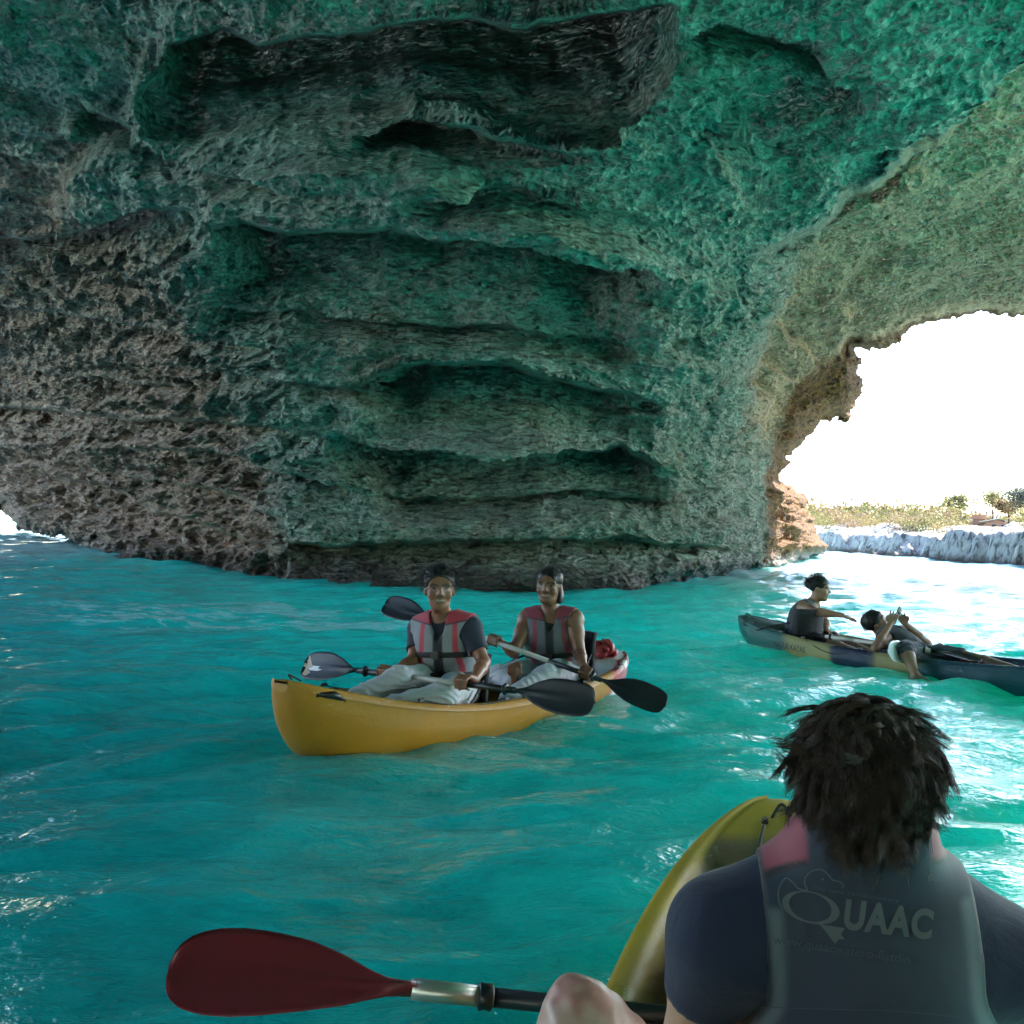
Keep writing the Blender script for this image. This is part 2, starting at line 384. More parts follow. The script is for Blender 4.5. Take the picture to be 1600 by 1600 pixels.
def rock_mat():
    t = NT('limestone'); c = t.coord('Object'); cs = t.coord('Object', (1, 1, 2.2))
    n1 = t.noise(0.55, 6, 0.6, c, 0.6); n2 = t.noise(2.8, 6, 0.65, cs, 0.8); n3 = t.noise(17, 4, 0.6, c)
    base = t.ramp(n2, [(0.25, (0.11, 0.095, 0.08)), (0.45, (0.25, 0.225, 0.18)), (0.62, (0.36, 0.33, 0.265)), (0.8, (0.50, 0.46, 0.38))])
    sp0 = t.node('ShaderNodeSeparateXYZ'); t.l.new(t.node('ShaderNodeNewGeometry').outputs['Position'], sp0.inputs[0])
    def mr(v, a, b):
        nd = t.node('ShaderNodeMapRange', interpolation_type='SMOOTHSTEP'); t.l.new(v, nd.inputs[0]); nd.inputs[1].default_value = a; nd.inputs[2].default_value = b; return nd.outputs[0]
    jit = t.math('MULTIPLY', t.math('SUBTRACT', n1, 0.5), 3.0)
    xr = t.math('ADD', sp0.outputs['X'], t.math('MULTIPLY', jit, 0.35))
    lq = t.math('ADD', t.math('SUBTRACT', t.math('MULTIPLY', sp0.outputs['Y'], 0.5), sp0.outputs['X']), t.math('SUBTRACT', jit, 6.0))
    outer = t.math('MULTIPLY', mr(xr, 4.6, 6.2), mr(t.math('ADD', sp0.outputs['Z'], t.math('MULTIPLY', jit, 0.4)), 3.0, 4.4)); leftm = mr(lq, 6.5, 9.5)               # masks where warm light at each mouth is put into the rock colour
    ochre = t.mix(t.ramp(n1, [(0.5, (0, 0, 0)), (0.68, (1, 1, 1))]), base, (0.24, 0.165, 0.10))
    warm_cast = t.mix(t.math('MULTIPLY', outer, 0.7), ochre, (0.66, 0.40, 0.20))  # warm daylight under the right arch put into the rock colour
    brown = t.mix(t.math('MULTIPLY', leftm, 0.8), warm_cast, t.mix(t.ramp(n2, [(0.3, (0, 0, 0)), (0.7, (1, 1, 1))]), (0.085, 0.042, 0.034), (0.62, 0.36, 0.24)))  # left wall browned in place of warm light from that side
    cn = t.math('MULTIPLY', mr(sp0.outputs['X'], 6.9, 7.6), mr(sp0.outputs['Y'], 26.0, 27.5))
    inside = t.math('MULTIPLY', t.math('SUBTRACT', 1.0, outer), t.math('SUBTRACT', 1.0, leftm))
    bounce_mask = t.math('MULTIPLY', t.ramp(t.noise(0.8, 5, 0.62, cs, 0.8), [(0.3, (0.2, 0.2, 0.2)), (0.6, (1, 1, 1))]), t.math('MULTIPLY_ADD', inside, 0.48, 0.10))  # teal bounce light from the water put into the rock colour
    bounce_col = t.mix(bounce_mask, brown, t.mix(t.ramp(n2, [(0.3, (0, 0, 0)), (0.7, (1, 1, 1))]), (0.06, 0.16, 0.115), (0.25, 0.46, 0.32)))
    fine = t.mix(t.math('MULTIPLY', t.ramp(n3, [(0.38, (1, 1, 1)), (0.52, (0, 0, 0))]), 0.5), bounce_col, (0.07, 0.075, 0.07))
    fine = t.mix(t.math('MULTIPLY', t.ramp(t.noise(6.5, 6, 0.7, cs, 0.5), [(0.52, (0, 0, 0)), (0.62, (1, 1, 1))]), 0.35), fine, (0.55, 0.53, 0.45))
    fine = t.mix(t.math('MULTIPLY', t.ramp(t.noise(1.3, 5, 0.7, t.coord('Object', (1, 1, 3.5)), 0.4), [(0.55, (0, 0, 0)), (0.66, (1, 1, 1))]), 0.45), fine, (0.06, 0.062, 0.065))
    fine = t.mix(cn, fine, t.mix(t.ramp(n2, [(0.35, (0, 0, 0)), (0.65, (1, 1, 1))]), (0.035, 0.014, 0.005), (0.20, 0.088, 0.018)))
    # wet, weed-dark band just above the water
    sep = t.node('ShaderNodeSeparateXYZ'); t.l.new(t.node('ShaderNodeNewGeometry').outputs['Position'], sep.inputs[0])
    zz = t.math('ADD', sep.outputs['Z'], t.math('MULTIPLY', t.math('SUBTRACT', n2, 0.5), 0.9))
    wet = t.ramp(zz, [(0.0, (1, 1, 1)), (0.28, (0.8, 0.8, 0.8)), (0.62, (0, 0, 0))])
    col = t.mix(wet, fine, (0.055, 0.042, 0.035))
    wv = t.node('ShaderNodeTexNoise'); t.l.new(cs, wv.inputs['Vector']); wv.inputs['Scale'].default_value = 2.6; wv.inputs['Detail'].default_value = 4
    dis = t.node('ShaderNodeVectorMath', operation='MULTIPLY_ADD'); t.l.new(wv.outputs['Color'], dis.inputs[0]); dis.inputs[1].default_value = (0.22, 0.22, 0.22); t.l.new(cs, dis.inputs[2])
    def vor(sc):
        v = t.node('ShaderNodeTexVoronoi', feature='F1'); t.l.new(dis.outputs[0], v.inputs['Vector']); v.inputs['Scale'].default_value = sc; v.inputs['Randomness'].default_value = 1.0; return v.outputs['Distance']
    b0 = t.bump(vor(3.4), 0.9, 0.17); b1 = t.bump(vor(9.0), 0.9, 0.075, b0); b2 = t.bump(t.noise(24, 6, 0.75, cs), 0.8, 0.03, b1)
    t.set(Base_Color=col, Roughness=t.ramp(wet, [(0, (0.9,) * 3), (1, (0.35,) * 3)]), Normal=b2, Specular_IOR_Level=0.3)
    return t.m


def build_cave_core():
    """the body of the pillar behind its face, so that the sun is kept off the water inside it"""
    ft = [(-13, 40), (-11.0, 30.0), (-7.0, 23.8), (-4.2, 20.4), (-2, 20.0), (0.6, 19.8), (2.6, 21.4), (4.0, 24), (6.0, 29.0), (7.0, 40)]
    V, F = [], []; n = len(ft); zs = [-2, 1, 3, 5, 7.5, 9]
    for z in zs:
        for x, y in ft: V.append((x + 0.3 * math.sin(z * 2 + x), y + 0.25 * max(z, 0) * 0 + 0.3 * math.cos(z + y), z))
    for k in range(len(zs) - 1):
        for i in range(n): F.append((k * n + i, k * n + (i + 1) % n, (k + 1) * n + (i + 1) % n, (k + 1) * n + i))
    F.append(tuple((len(zs) - 1) * n + i for i in range(n)))
    tag(np_mesh('cave_rock', V, F, bpy.data.materials['limestone'], smooth_shade=False), kind='structure')
build_sea(); build_cave(); build_unseen_roof(); build_cave_core()
# ------------------------------------------------------------------ materials shared by the objects
def paint_mat(name, rough=0.4, bump_scale=60, bump=0.15, spec=0.5, speck=None, mottled=0.25):
    t = NT(name); c = t.coord('Object')
    col = t.attr('Col')
    n = t.noise(7, 5, 0.6, c, 0.3)
    col = t.mix(t.math('MULTIPLY', t.ramp(n, [(0.35, (1, 1, 1)), (0.7, (0, 0, 0))]), mottled), col, t.mix(1.0, col, (0.55, 0.52, 0.5), 'MULTIPLY'))
    scr = t.ramp(t.noise(26, 5, 0.7, t.coord('Object', (0.12, 1, 2.2))), [(0.60, (0, 0, 0)), (0.68, (1, 1, 1))])
    col = t.mix(t.math('MULTIPLY', t.math('MULTIPLY', scr, 0.35), t.ramp(t.noise(3, 3, 0.5, c), [(0.4, (0, 0, 0)), (0.6, (1, 1, 1))])), col, (0.5, 0.46, 0.38))
    if speck:
        v = t.node('ShaderNodeTexVoronoi'); t.l.new(c, v.inputs['Vector']); v.inputs['Scale'].default_value = speck
        sp = t.ramp(v.outputs['Distance'], [(0.10, (1, 1, 1)), (0.16, (0, 0, 0))])
        sp = t.math('MULTIPLY', sp, t.ramp(t.noise(14, 2, 0.5, c), [(0.5, (0, 0, 0)), (0.62, (1, 1, 1))]))
        col = t.mix(sp, col, (0.75, 0.7, 0.6))
    t.set(Base_Color=col, Roughness=t.ramp(n, [(0.3, (rough * 0.75,) * 3), (0.8, (min(1, rough * 1.3),) * 3)]), Specular_IOR_Level=spec,
          Normal=t.bump(t.noise(bump_scale, 4, 0.6, c), bump, 0.004))
    return t.m
def flat_mat(name, col, rough=0.5, bump_scale=80, bump=0.12, metallic=0.0, var=0.25):
    t = NT(name); c = t.coord('Object'); n = t.noise(12, 5, 0.6, c)
    cc = t.mix(t.math('MULTIPLY', n, var), col, tuple(x * 0.5 for x in col))
    t.set(Base_Color=cc, Roughness=rough, Metallic=metallic, Normal=t.bump(t.noise(bump_scale, 3, 0.6, c), bump, 0.003))
    return t.m
M = {}
M['plastic'] = paint_mat('rotomoulded_plastic', 0.35, 70, 0.2, mottled=0.22)
M['deck'] = paint_mat('wet_deck_plastic', 0.55, 70, 0.25, speck=55, mottled=0.3)
M['black'] = flat_mat('black_plastic', (0.012, 0.012, 0.014), 0.38)
M['blade'] = flat_mat('dark_blade', (0.008, 0.009, 0.013), 0.5, 30, 0.1)
M['redblade'] = flat_mat('red_blade', (0.17, 0.012, 0.022), 0.3, 240, 0.25)
M['alu'] = flat_mat('brushed_aluminium', (0.52, 0.5, 0.44), 0.33, 200, 0.1, 0.75)
M['whiteshaft'] = flat_mat('pale_shaft', (0.55, 0.53, 0.5), 0.35)
M['whiteblade'] = flat_mat('pale_blade', (0.8, 0.8, 0.82), 0.3)
M['cord'] = flat_mat('black_cord', (0.015, 0.015, 0.018), 0.7)
M['seatpad'] = flat_mat('seat_foam', (0.014, 0.015, 0.02), 0.75, 150, 0.3)
M['redpad'] = flat_mat('red_wet_fabric', (0.34, 0.02, 0.025), 0.3, 40, 0.5)

def tube(name, pts, r, mat, parent=None, sides=10, closed_ends=True, offset=None):
    pts = [Vector(p) for p in pts]
    if offset is not None: pts = [p - Vector(offset) for p in pts]
    rr = r if hasattr(r, '__len__') else [r] * len(pts)
    V, F = [], []
    up = Vector((0, 0, 1))
    for k, p in enumerate(pts):
        d = (pts[min(k + 1, len(pts) - 1)] - pts[max(k - 1, 0)]).normalized()
        a = d.cross(up); a = a.normalized() if a.length > 1e-4 else Vector((1, 0, 0)); b = d.cross(a)
        for s in range(sides):
            an = 2 * math.pi * s / sides; V.append(p + (a * math.cos(an) + b * math.sin(an)) * rr[k])
    for k in range(len(pts) - 1):
        for s in range(sides):
            s2 = (s + 1) % sides; F.append((k * sides + s, k * sides + s2, (k + 1) * sides + s2, (k + 1) * sides + s))
    if closed_ends:
        F.append(tuple(range(sides - 1, -1, -1))); F.append(tuple((len(pts) - 1) * sides + s for s in range(sides)))
    return np_mesh(name, [tuple(v) for v in V], F, mat, parent)
def catmull(pts, n=8):
    pts = [Vector(p) for p in pts]; out = []
    for i in range(len(pts) - 1):
        p0, p1, p2, p3 = pts[max(i - 1, 0)], pts[i], pts[i + 1], pts[min(i + 2, len(pts) - 1)]
        for k in range(n):
            t = k / n
            out.append(0.5 * ((2 * p1) + (p2 - p0) * t + (2 * p0 - 5 * p1 + 4 * p2 - p3) * t * t + (3 * p1 - p0 - 3 * p2 + p3) * t ** 3))
    out.append(pts[-1]); return out
def box(name, size, loc, mat, parent=None, bevel=0.004, rot=None):
    bm = bmesh.new(); bmesh.ops.create_cube(bm, size=1.0)
    for v in bm.verts: v.co = Vector((v.co.x * size[0], v.co.y * size[1], v.co.z * size[2]))
    if bevel: bmesh.ops.bevel(bm, geom=bm.edges[:], offset=bevel, segments=2, affect='EDGES')
    me = bpy.data.meshes.new(name); bm.to_mesh(me); bm.free(); me.materials.append(mat)
    o = bpy.data.objects.new(name, me); o.location = loc
    if rot: o.rotation_euler = rot
    return link(o, parent)

# ------------------------------------------------------------------ far shore
SHORE = [(120, 14), (60, 22), (34, 28), (25, 33.5), (21, 40), (20.3, 48), (21.0, 56), (21.2, 64), (19.5, 74), (15, 84), (4, 92), (-40, 110), (-40, 400), (900, 400), (900, 14)]
def shore_height(X, Y):
    d = -poly_dist(X, Y, SHORE)                                  # positive inland
    P = np.stack([X.ravel(), Y.ravel(), 0 * X.ravel()], 1)
    wob = fbm(P * 0.22, 3, 501).reshape(X.shape); fine = fbm(P * 0.9, 3, 502).reshape(X.shape)
    d2 = d + wob * 1.6 + fine * 0.5
    top = 1.15 + 0.55 * smooth(60, 38, Y) + 0.35 * wob
    z = -1.2 + (top + 1.2) * smooth(-0.5, 1.1, d2) + 0.55 * smooth(2.5, 7, d2) + 0.012 * np.clip(d2, 0, 400) * smooth(3, 40, d2)
    return z + 0.14 * fine * smooth(0, 1, d2), d2
def build_shore():
    xs = axis(2, 17, 40, 700, 0.22, 1.05); ys = axis(20, 32, 80, 380, 0.24, 1.04)
    X, Y = np.meshgrid(xs, ys); Z, d2 = shore_height(X, Y)
    V = np.stack([X.ravel(), Y.ravel(), Z.ravel()], 1)
    # pitted cliff face
    near = (Y < 90).ravel()
    r = np.zeros(len(V)); r[near] = ridged(V[near] * [1.4, 1.4, 1.0], 4, 505) - 0.9
    face = (smooth(-1, 0, d2) * (1 - smooth(1.2, 3.5, d2))).ravel()
    V[:, 0] += -0.09 * r * face; V[:, 1] += -0.05 * r * face; V[:, 2] += 0.05 * r * (V[:, 2] > 0.1)
    F = grid_faces(*X.shape); F = F[(Z.ravel()[F] > -1.15).any(1)]
    used = np.unique(F); rm = np.full(len(V), -1); rm[used] = np.arange(len(used))
    t = NT('pale_shore_limestone'); c = t.coord('Object')
    n = t.noise(0.9, 6, 0.65, c, 0.5); n2 = t.noise(3.2, 5, 0.65, t.coord('Object', (1, 1, 0.5)), 0.6)
    rock = t.ramp(n2, [(0.36, (0.08, 0.075, 0.07)), (0.5, (0.36, 0.345, 0.32)), (0.72, (0.52, 0.50, 0.46))])
    sp = t.node('ShaderNodeSeparateXYZ'); t.l.new(c, sp.inputs[0])
    soil = t.mix(n, (0.28, 0.20, 0.09), (0.16, 0.14, 0.05))
    zz = t.math('ADD', sp.outputs['Z'], t.math('MULTIPLY', n, 0.8))
    col = t.mix(t.ramp(t.math('MULTIPLY', zz, 0.25), [(0.56, (0, 0, 0)), (0.66, (1, 1, 1))]), rock, soil)
    wet = t.ramp(t.math('ADD', sp.outputs['Z'], t.math('MULTIPLY', t.math('SUBTRACT', n2, 0.5), 0.5)), [(0.1, (1, 1, 1)), (0.42, (0, 0, 0))])
    col = t.mix(wet, col, (0.10, 0.075, 0.055))
    t.set(Base_Color=col, Roughness=0.9, Normal=t.bump(t.noise(6, 6, 0.7, c), 0.8, 0.12))
    tag(np_mesh('rocky_shore', V[used], rm[F], t.m), kind='structure')
def leaf_mat():
    t = NT('scrub_leaves'); col = t.attr('Col')
    t.set(Base_Color=col, Roughness=0.7, Subsurface_Weight=0.0)
    tr = t.node('ShaderNodeBsdfTranslucent'); t.l.new(col, tr.inputs['Color'])
    mx = t.node('ShaderNodeMixShader', i_0=0.3); t.l.new(t.b.outputs[0], mx.inputs[1]); t.l.new(tr.outputs[0], mx.inputs[2])
    t.l.new(mx.outputs[0], t.out.inputs['Surface']); return t.m
def leaf_cloud(centres, radii, nleaf, size, cols, rng):
    """quads scattered through squashed, lumpy spheres"""
    V, C = [], []
    for (x, y, z), (rx, rz), nl, sz, col in zip(centres, radii, nleaf, size, cols):
        d = rng.normal(size=(nl, 3)); d /= np.linalg.norm(d, axis=1, keepdims=True)
        lob = 1 + 0.2 * np.sin(d[:, 0] * 5 + x) * np.cos(d[:, 1] * 4 + y) + 0.1 * np.sin(d[:, 2] * 7 + x)
        rr = (rng.random(nl) ** 0.5) * lob
        p = d * rr[:, None] * [rx, rx, rz] + [x, y, z + rz * 0.6]
        a = rng.normal(size=(nl, 3)); a /= np.linalg.norm(a, axis=1, keepdims=True)
        b = np.cross(a, rng.normal(size=(nl, 3))); b /= np.linalg.norm(b, axis=1, keepdims=True)
        s = sz * (0.6 + 0.8 * rng.random((nl, 1)))
        V.append(np.stack([p + a * s, p + b * s * 0.6, p - a * s, p - b * s * 0.6], 1).reshape(-1, 3))
        cc = np.array(col)[None] * (0.7 + 0.6 * rng.random((nl, 1)))
        C.append(np.repeat(cc, 4, 0))
    V = np.concatenate(V); C = np.concatenate(C); return V, np.arange(len(V)).reshape(-1, 4), C
def build_scrub():
    rng = np.random.default_rng(5); M['leaf'] = leaf_mat()
    cen, rad, nl, sz, col = [], [], [], [], []
    pal = [(0.15, 0.145, 0.05), (0.19, 0.165, 0.06), (0.24, 0.17, 0.085), (0.12, 0.13, 0.045), (0.25, 0.19, 0.07), (0.22, 0.155, 0.10)]
    n = 0
    while n < 2100:
        Y = 44 + 190 * rng.random() ** 1.3; X = Y * (0.2 + 0.5 * rng.random())
        z, d = shore_height(np.array([[X]]), np.array([[Y]])); z, d = z[0, 0], d[0, 0]
        if d < 3.2 + 2.5 * rng.random(): continue
        s = (0.35 + 0.5 * rng.random()) * (1 + 0.9 * smooth(6, 25, np.array(d))) + (0.7 if Y > 110 else 0)
        qx, qy = proj((X, Y, z + 1.3 * s))
        if 1492 < qx < 1600 and Y < 172 and qy < 818: continue         # the house stands in a clearing
        cen.append((X, Y, z - 0.15)); rad.append((s, s * (0.65 + 0.4 * rng.random()))); k = 190 if Y < 110 else 110
        nl.append(k); sz.append(0.085 * s * (1 if Y < 110 else 1.3)); col.append(pal[rng.integers(len(pal))]); n += 1
    V, F, C = leaf_cloud(cen, rad, nl, sz, col, rng)
    o = np_mesh('scrub', V, F, M['leaf'], smooth_shade=False); set_color(o, C)
    tag(o, 'parched olive and ochre scrub covering the far shore', 'scrub', kind='stuff')
def build_trees():
    rng = np.random.default_rng(9); bark = flat_mat('bark', (0.09, 0.065, 0.045), 0.9)
    specs = [(1494, 150, 1.9, (0.20, 0.20, 0.09), 'rounded green tree standing just left of the far house'),
             (1550, 178, 2.6, (0.20, 0.19, 0.08), 'olive tree rising behind the pitched roof of the far house'),
             (1575, 150, 1.8, (0.25, 0.18, 0.09), 'brownish tree at the right gable of the far house'),
             (1594, 140, 2.4, (0.13, 0.15, 0.12), 'dark grey green tree at the right edge beyond the house')]
    for px, D, r, c, lab in specs:
        g = at(px, 830, D); z = float(shore_height(np.array([[g.x]]), np.array([[g.y]]))[0][0, 0])
        root = empty('tree', (g.x, g.y, z)); tag(root, lab, 'tree', 'trees around the far house')
        h = r * 1.5
        tr = tube('trunk', catmull([(0, 0, -0.2), (0.1, 0, h * 0.4), (-0.05, 0.1, h * 0.8), (0.1, 0, h * 1.2)], 3), [0.16 - 0.011 * k for k in range(10)], bark, root, 7)
        for a in (0.4, 2.3, 4.5):
            tube('limb', catmull([(0, 0, h * 0.5), (math.cos(a) * r * 0.35, math.sin(a) * r * 0.35, h * 0.85), (math.cos(a) * r * 0.7, math.sin(a) * r * 0.7, h * 1.1)], 3), [0.08, 0.07, 0.06, 0.055, 0.05, 0.04, 0.03], bark, root, 6)
        cen = [(rng.normal() * r * 0.42, rng.normal() * r * 0.42, h * 0.75 + rng.random() * r * 0.6) for _ in range(9)]
        V, F, C = leaf_cloud(cen, [(r * 0.6, r * 0.5)] * 9, [260] * 9, [0.17] * 9, [tuple(np.array(c) * (0.75 + 0.5 * rng.random())) for _ in range(9)], rng)
        o = np_mesh('crown', V, F, M['leaf'], root, False); set_color(o, C)
def build_house():
    D = 160.0; g = at(1535, 820, D)
    base = float(shore_height(np.array([[g.x]]), np.array([[g.y]]))[0][0, 0])
    wall = flat_mat('pink_plaster', (0.55, 0.33, 0.26), 0.9, 20); roofm = flat_mat('pale_roof', (0.7, 0.66, 0.58), 0.8, 20); tile = flat_mat('terracotta_tile', (0.36, 0.19, 0.11), 0.8, 20)
    win = flat_mat('window_glass', (0.03, 0.03, 0.04), 0.15); frame = flat_mat('window_frame', (0.5, 0.45, 0.4), 0.6)
    root = empty('house', (g.x, g.y, base)); root.rotation_euler.z = -0.42
    tag(root, 'low pink house with pale and terracotta roofs among the far shore scrub', 'house')
    s = D / 1600
    z0 = at(1535, 821, D).z - base - 1.5                             # floor level above the ground point
    def blk(name, x0, x1, y0, y1, zlo, zhi, mat):
        bm = bmesh.new(); bmesh.ops.create_cube(bm, size=1.0)
        for v in bm.verts: v.co = Vector(((x0 + x1) / 2 + v.co.x * (x1 - x0), (y0 + y1) / 2 + v.co.y * (y1 - y0), (zlo + zhi) / 2 + v.co.z * (zhi - zlo)))
        me = bpy.data.meshes.new(name); bm.to_mesh(me); bm.free(); me.materials.append(mat)
        return link(bpy.data.objects.new(name, me), root)
    X = lambda px: (px - 1535) * s
    H = z0 + 1.5
    blk('wall', X(1501), X(1522), -1.5, 4, -1, H + 0.55, wall); blk('roof', X(1497), X(1521), -2.0, 4.5, H + 0.55, H + 0.95, roofm)
    blk('wall', X(1520), X(1536), -0.8, 4, -1, H + 0.95, wall); r2 = blk('roof', X(1519), X(1541), -1.2, 4.4, H + 0.95, H + 1.6, tile)
    blk('chimney', X(1551), X(1554.5), 1.5, 2.2, H + 1.0, H + 2.5, roofm); blk('chimney', X(1537), X(1540), 1.5, 2.2, H + 1.2, H + 2.0, roofm)
    # gabled wing
    xa, xb, xm = X(1539), X(1572), X(1558)
    V = [(xa, -2, -1), (xb, -2, -1), (xb, -2, H + 0.25), (xm, -2, H + 0.95), (xa, -2, H + 0.45), (xa, 5, -1), (xb, 5, -1), (xb, 5, H + 0.25), (xm, 5, H + 0.95), (xa, 5, H + 0.45)]
    np_mesh('wall', V, [(0, 1, 2, 3, 4), (9, 8, 7, 6, 5), (0, 5, 6, 1), (1, 6, 7, 2), (4, 3, 8, 9), (3, 2, 7, 8), (0, 4, 9, 5)], wall, root, False)
    for (p0, p1) in (((xa - 0.9, H + 0.42), (xm, H + 1.04)), ((xm, H + 1.04), (xb + 0.9, H + 0.16))):
        Vr = [(p0[0], -2.5, p0[1]), (p1[0], -2.5, p1[1]), (p1[0], 5.4, p1[1]), (p0[0], 5.4, p0[1])]; Vr += [(x, y, z + 0.16) for x, y, z in Vr]
        np_mesh('roof', Vr, [(3, 2, 1, 0), (4, 5, 6, 7), (0, 1, 5, 4), (1, 2, 6, 5), (2, 3, 7, 6), (3, 0, 4, 7)], roofm, root, False)
    blk('roof', X(1573), X(1594), 0, 6, H + 0.1, H + 0.28, roofm); blk('wall', X(1575), X(1592), 0.3, 5.5, -1, H + 0.1, wall)
    for a, b, y in ((1504, 1507, -1.5), (1514, 1518, -1.5), (1528, 1531, -0.8), (1548, 1554, -2.0), (1561, 1565, -2.0)):
        f = blk('window', X(a) - 0.05, X(b) + 0.05, y - 0.04, y + 0.02, H - 0.45, H + 0.22, frame)
        p = blk('pane', X(a), X(b), y - 0.06, y - 0.035, H - 0.4, H + 0.17, win); p.parent = f

# ------------------------------------------------------------------ kayaks
class Kayak:
    def __init__(s, name, bow, dirn, L, label, group, beam=0.37, bow_h=0.42, mid_h=0.2, stern_h=0.3, color=None, pitch=0.0):
        s.L, s.beam, s.bow_h, s.mid_h, s.stern_h = L, beam, bow_h, mid_h, stern_h
        d = Vector((dirn[0], dirn[1], 0)).normalized()               # stern -> bow
        c = Vector((bow[0], bow[1], 0)) - d * (L / 2)
        s.root = empty(name, c); s.root.rotation_euler = (0, pitch, math.atan2(d.y, d.x)); s.color = color
        s.mat = Matrix.Translation(c) @ Matrix.Rotation(math.atan2(d.y, d.x), 4, 'Z') @ Matrix.Rotation(pitch, 4, 'Y')
        tag(s.root, label, 'kayak', group)
        s.build()
    def b(s, u):
        a = abs(u); return s.beam * max(0.0, 1 - a ** 2.7) ** 0.66 + 0.045
    def zs(s, u):
        e = s.bow_h if u > 0 else s.stern_h
        return s.mid_h + (e - s.mid_h) * abs(u) ** 2.2
    def zk(s, u):
        a = abs(u); k = -0.13 + 0.05 * a ** 2
        st = min(1.0, max(0, (a - 0.62) / 0.38)); return k + (s.zs(u) - 0.04 - k) * (1 - math.sqrt(max(0.0, 1 - st ** 2.2)))
    def well(s, u, v):
        """depth of the deck below the gunwale at lateral position v in -1..1"""
        a = abs(v)
        side = 1 - smooth(0.66, 0.86, a)
        foot = smooth(-0.82, -0.72, u) * (1 - smooth(0.66, 0.78, u))
        seat = 0.07 * (1 - 0.6 * abs(math.cos((u + 0.1) * 5.5)))
        return float(side * foot * (0.10 + seat) - 0.018 * (1 - a * a) * (1 - foot))
    def build(s):
        n = 96; us = np.sin(np.linspace(-math.pi / 2, math.pi / 2, n)) * 0.5 + np.linspace(-1, 1, n) * 0.5
        V, C = [], []; ns = 15
        for u in us:
            b, zs, zk, x = s.b(u), s.zs(u), s.zk(u), u * s.L / 2
            for k in range(-ns, ns + 1):
                th = k / ns * math.pi / 2; q = 2 / 2.5
                y = b * math.copysign(abs(math.sin(th)) ** q, th); z = zs - (zs - zk) * abs(math.cos(th)) ** q
                if abs(k) < 4: z -= 0.02 * (1 - abs(k) / 4) * (1 - u * u)
                rel = (z - zk) / max(1e-3, zs - zk)
                if 0.72 < rel < 0.97: y *= 0.985                      # a moulded step under the gunwale
                V.append((x, y, z))
        m = 2 * ns + 1; V = np.array(V); F = grid_faces(n, m)
        hull = np_mesh('hull', V, np.concatenate([F, ]), M['plastic'], s.root)
        bm = bmesh.new(); bm.from_mesh(hull.data); bm.verts.ensure_lookup_table()
        bm.faces.new([bm.verts[k] for k in range(m)]); bm.faces.new([bm.verts[(n - 1) * m + k] for k in range(m - 1, -1, -1)])
        bmesh.ops.recalc_face_normals(bm, faces=bm.faces); bm.to_mesh(hull.data); bm.free()
        set_color(hull, s.color(V))
        Vd = []; vs = [-1.03, -1.0, -0.96, -0.9, -0.86, -0.82, -0.76, -0.7, -0.64, -0.5, -0.3, -0.1, 0.1, 0.3, 0.5, 0.64, 0.7, 0.76, 0.82, 0.86, 0.9, 0.96, 1.0, 1.03]
        for u in us:
            b, zs, x = s.b(u), s.zs(u), u * s.L / 2
            for v in vs:
                a = abs(v); lip = 0.012 * (1 - ((a - 0.93) / 0.1) ** 2) if a > 0.83 else 0
                z = zs + 0.008 + lip - s.well(u, v) * min(1.0, (zs - s.zk(u)) / 0.2)
                if a > 1.01: z -= 0.022
                Vd.append((x, v * b, z))
        Vd = np.array(Vd); mv = len(vs)
        deck = np_mesh('deck', Vd, grid_faces(n, mv), M['deck'], s.root)
        set_color(deck, s.color(Vd)); s.hull, s.deck = hull, deck
    def P(s, u, v, dz=0.0):                                          # local point on the deck
        return Vector((u * s.L / 2, v * s.b(u), s.zs(u) + 0.02 + dz))
    def W(s, u, v, dz=0.0): return s.mat @ s.P(u, v, dz)
    def handle(s, u, v):
        p = s.P(u, v, -0.035); q = s.P(u - 0.07, v * 1.02, -0.035)
        k = 1.02 if v > 0 else 1.02
        o = tube('carry_handle', [(p.x, p.y * k, p.z), ((p.x + q.x) / 2, (p.y + q.y) / 2 * 1.04 + math.copysign(0.012, v), p.z - 0.008), (q.x, q.y * k, q.z)], [0.014, 0.02, 0.014], M['black'], s.root)
        for e in (p, q): tube('handle_mount', [(e.x, e.y, e.z + 0.014), (e.x, e.y * 1.02, e.z - 0.016)], 0.012, M['black'], o)
    def toggle(s, u):
        p = s.P(u, 0, 0.0)
        o = tube('toggle_cord', catmull([(p.x - 0.05, -0.03, p.z), (p.x, 0, p.z + 0.03), (p.x - 0.05, 0.03, p.z)], 5), 0.005, M['cord'], s.root, 6)
    def line(s, u0, u1, v, sag=0.02, pads=True):
        pts = [s.P(u0 + (u1 - u0) * k / 10, v * 1.0, 0.012 - sag * math.sin(math.pi * k / 10)) for k in range(11)]
        pts = [Vector((p.x, p.y * 1.015, p.z)) for p in pts]
        o = tube('deck_cord', pts, 0.0045, M['cord'], s.root, 6)
        if pads:
            for p in (pts[0], pts[-1]): box('pad_eye', (0.05, 0.018, 0.016), (p.x, p.y, p.z + 0.003), M['black'], o, 0.005)
    def seat(s, u):
        """padded back rest on a strap"""
        x = u * s.L / 2; b = s.b(u); z = s.zs(u)
        V, F = [], []; nn = 14
        for k in range(nn):
            a = (k / (nn - 1) - 0.5) * 2.3; y = math.sin(a) * b * 0.62; xx = x - 0.03 + (1 - math.cos(a)) * 0.16
            for dz, t in ((-0.08, 0), (0.06, 0), (0.2, 0.01), (0.26, 0.03)):
                V.append((xx - t - 0.03, y, z + dz))
            for dz, t in ((0.26, 0.03), (0.2, 0.01), (0.06, 0), (-0.08, 0)):
                V.append((xx - t + 0.012, y * 0.96, z + dz))
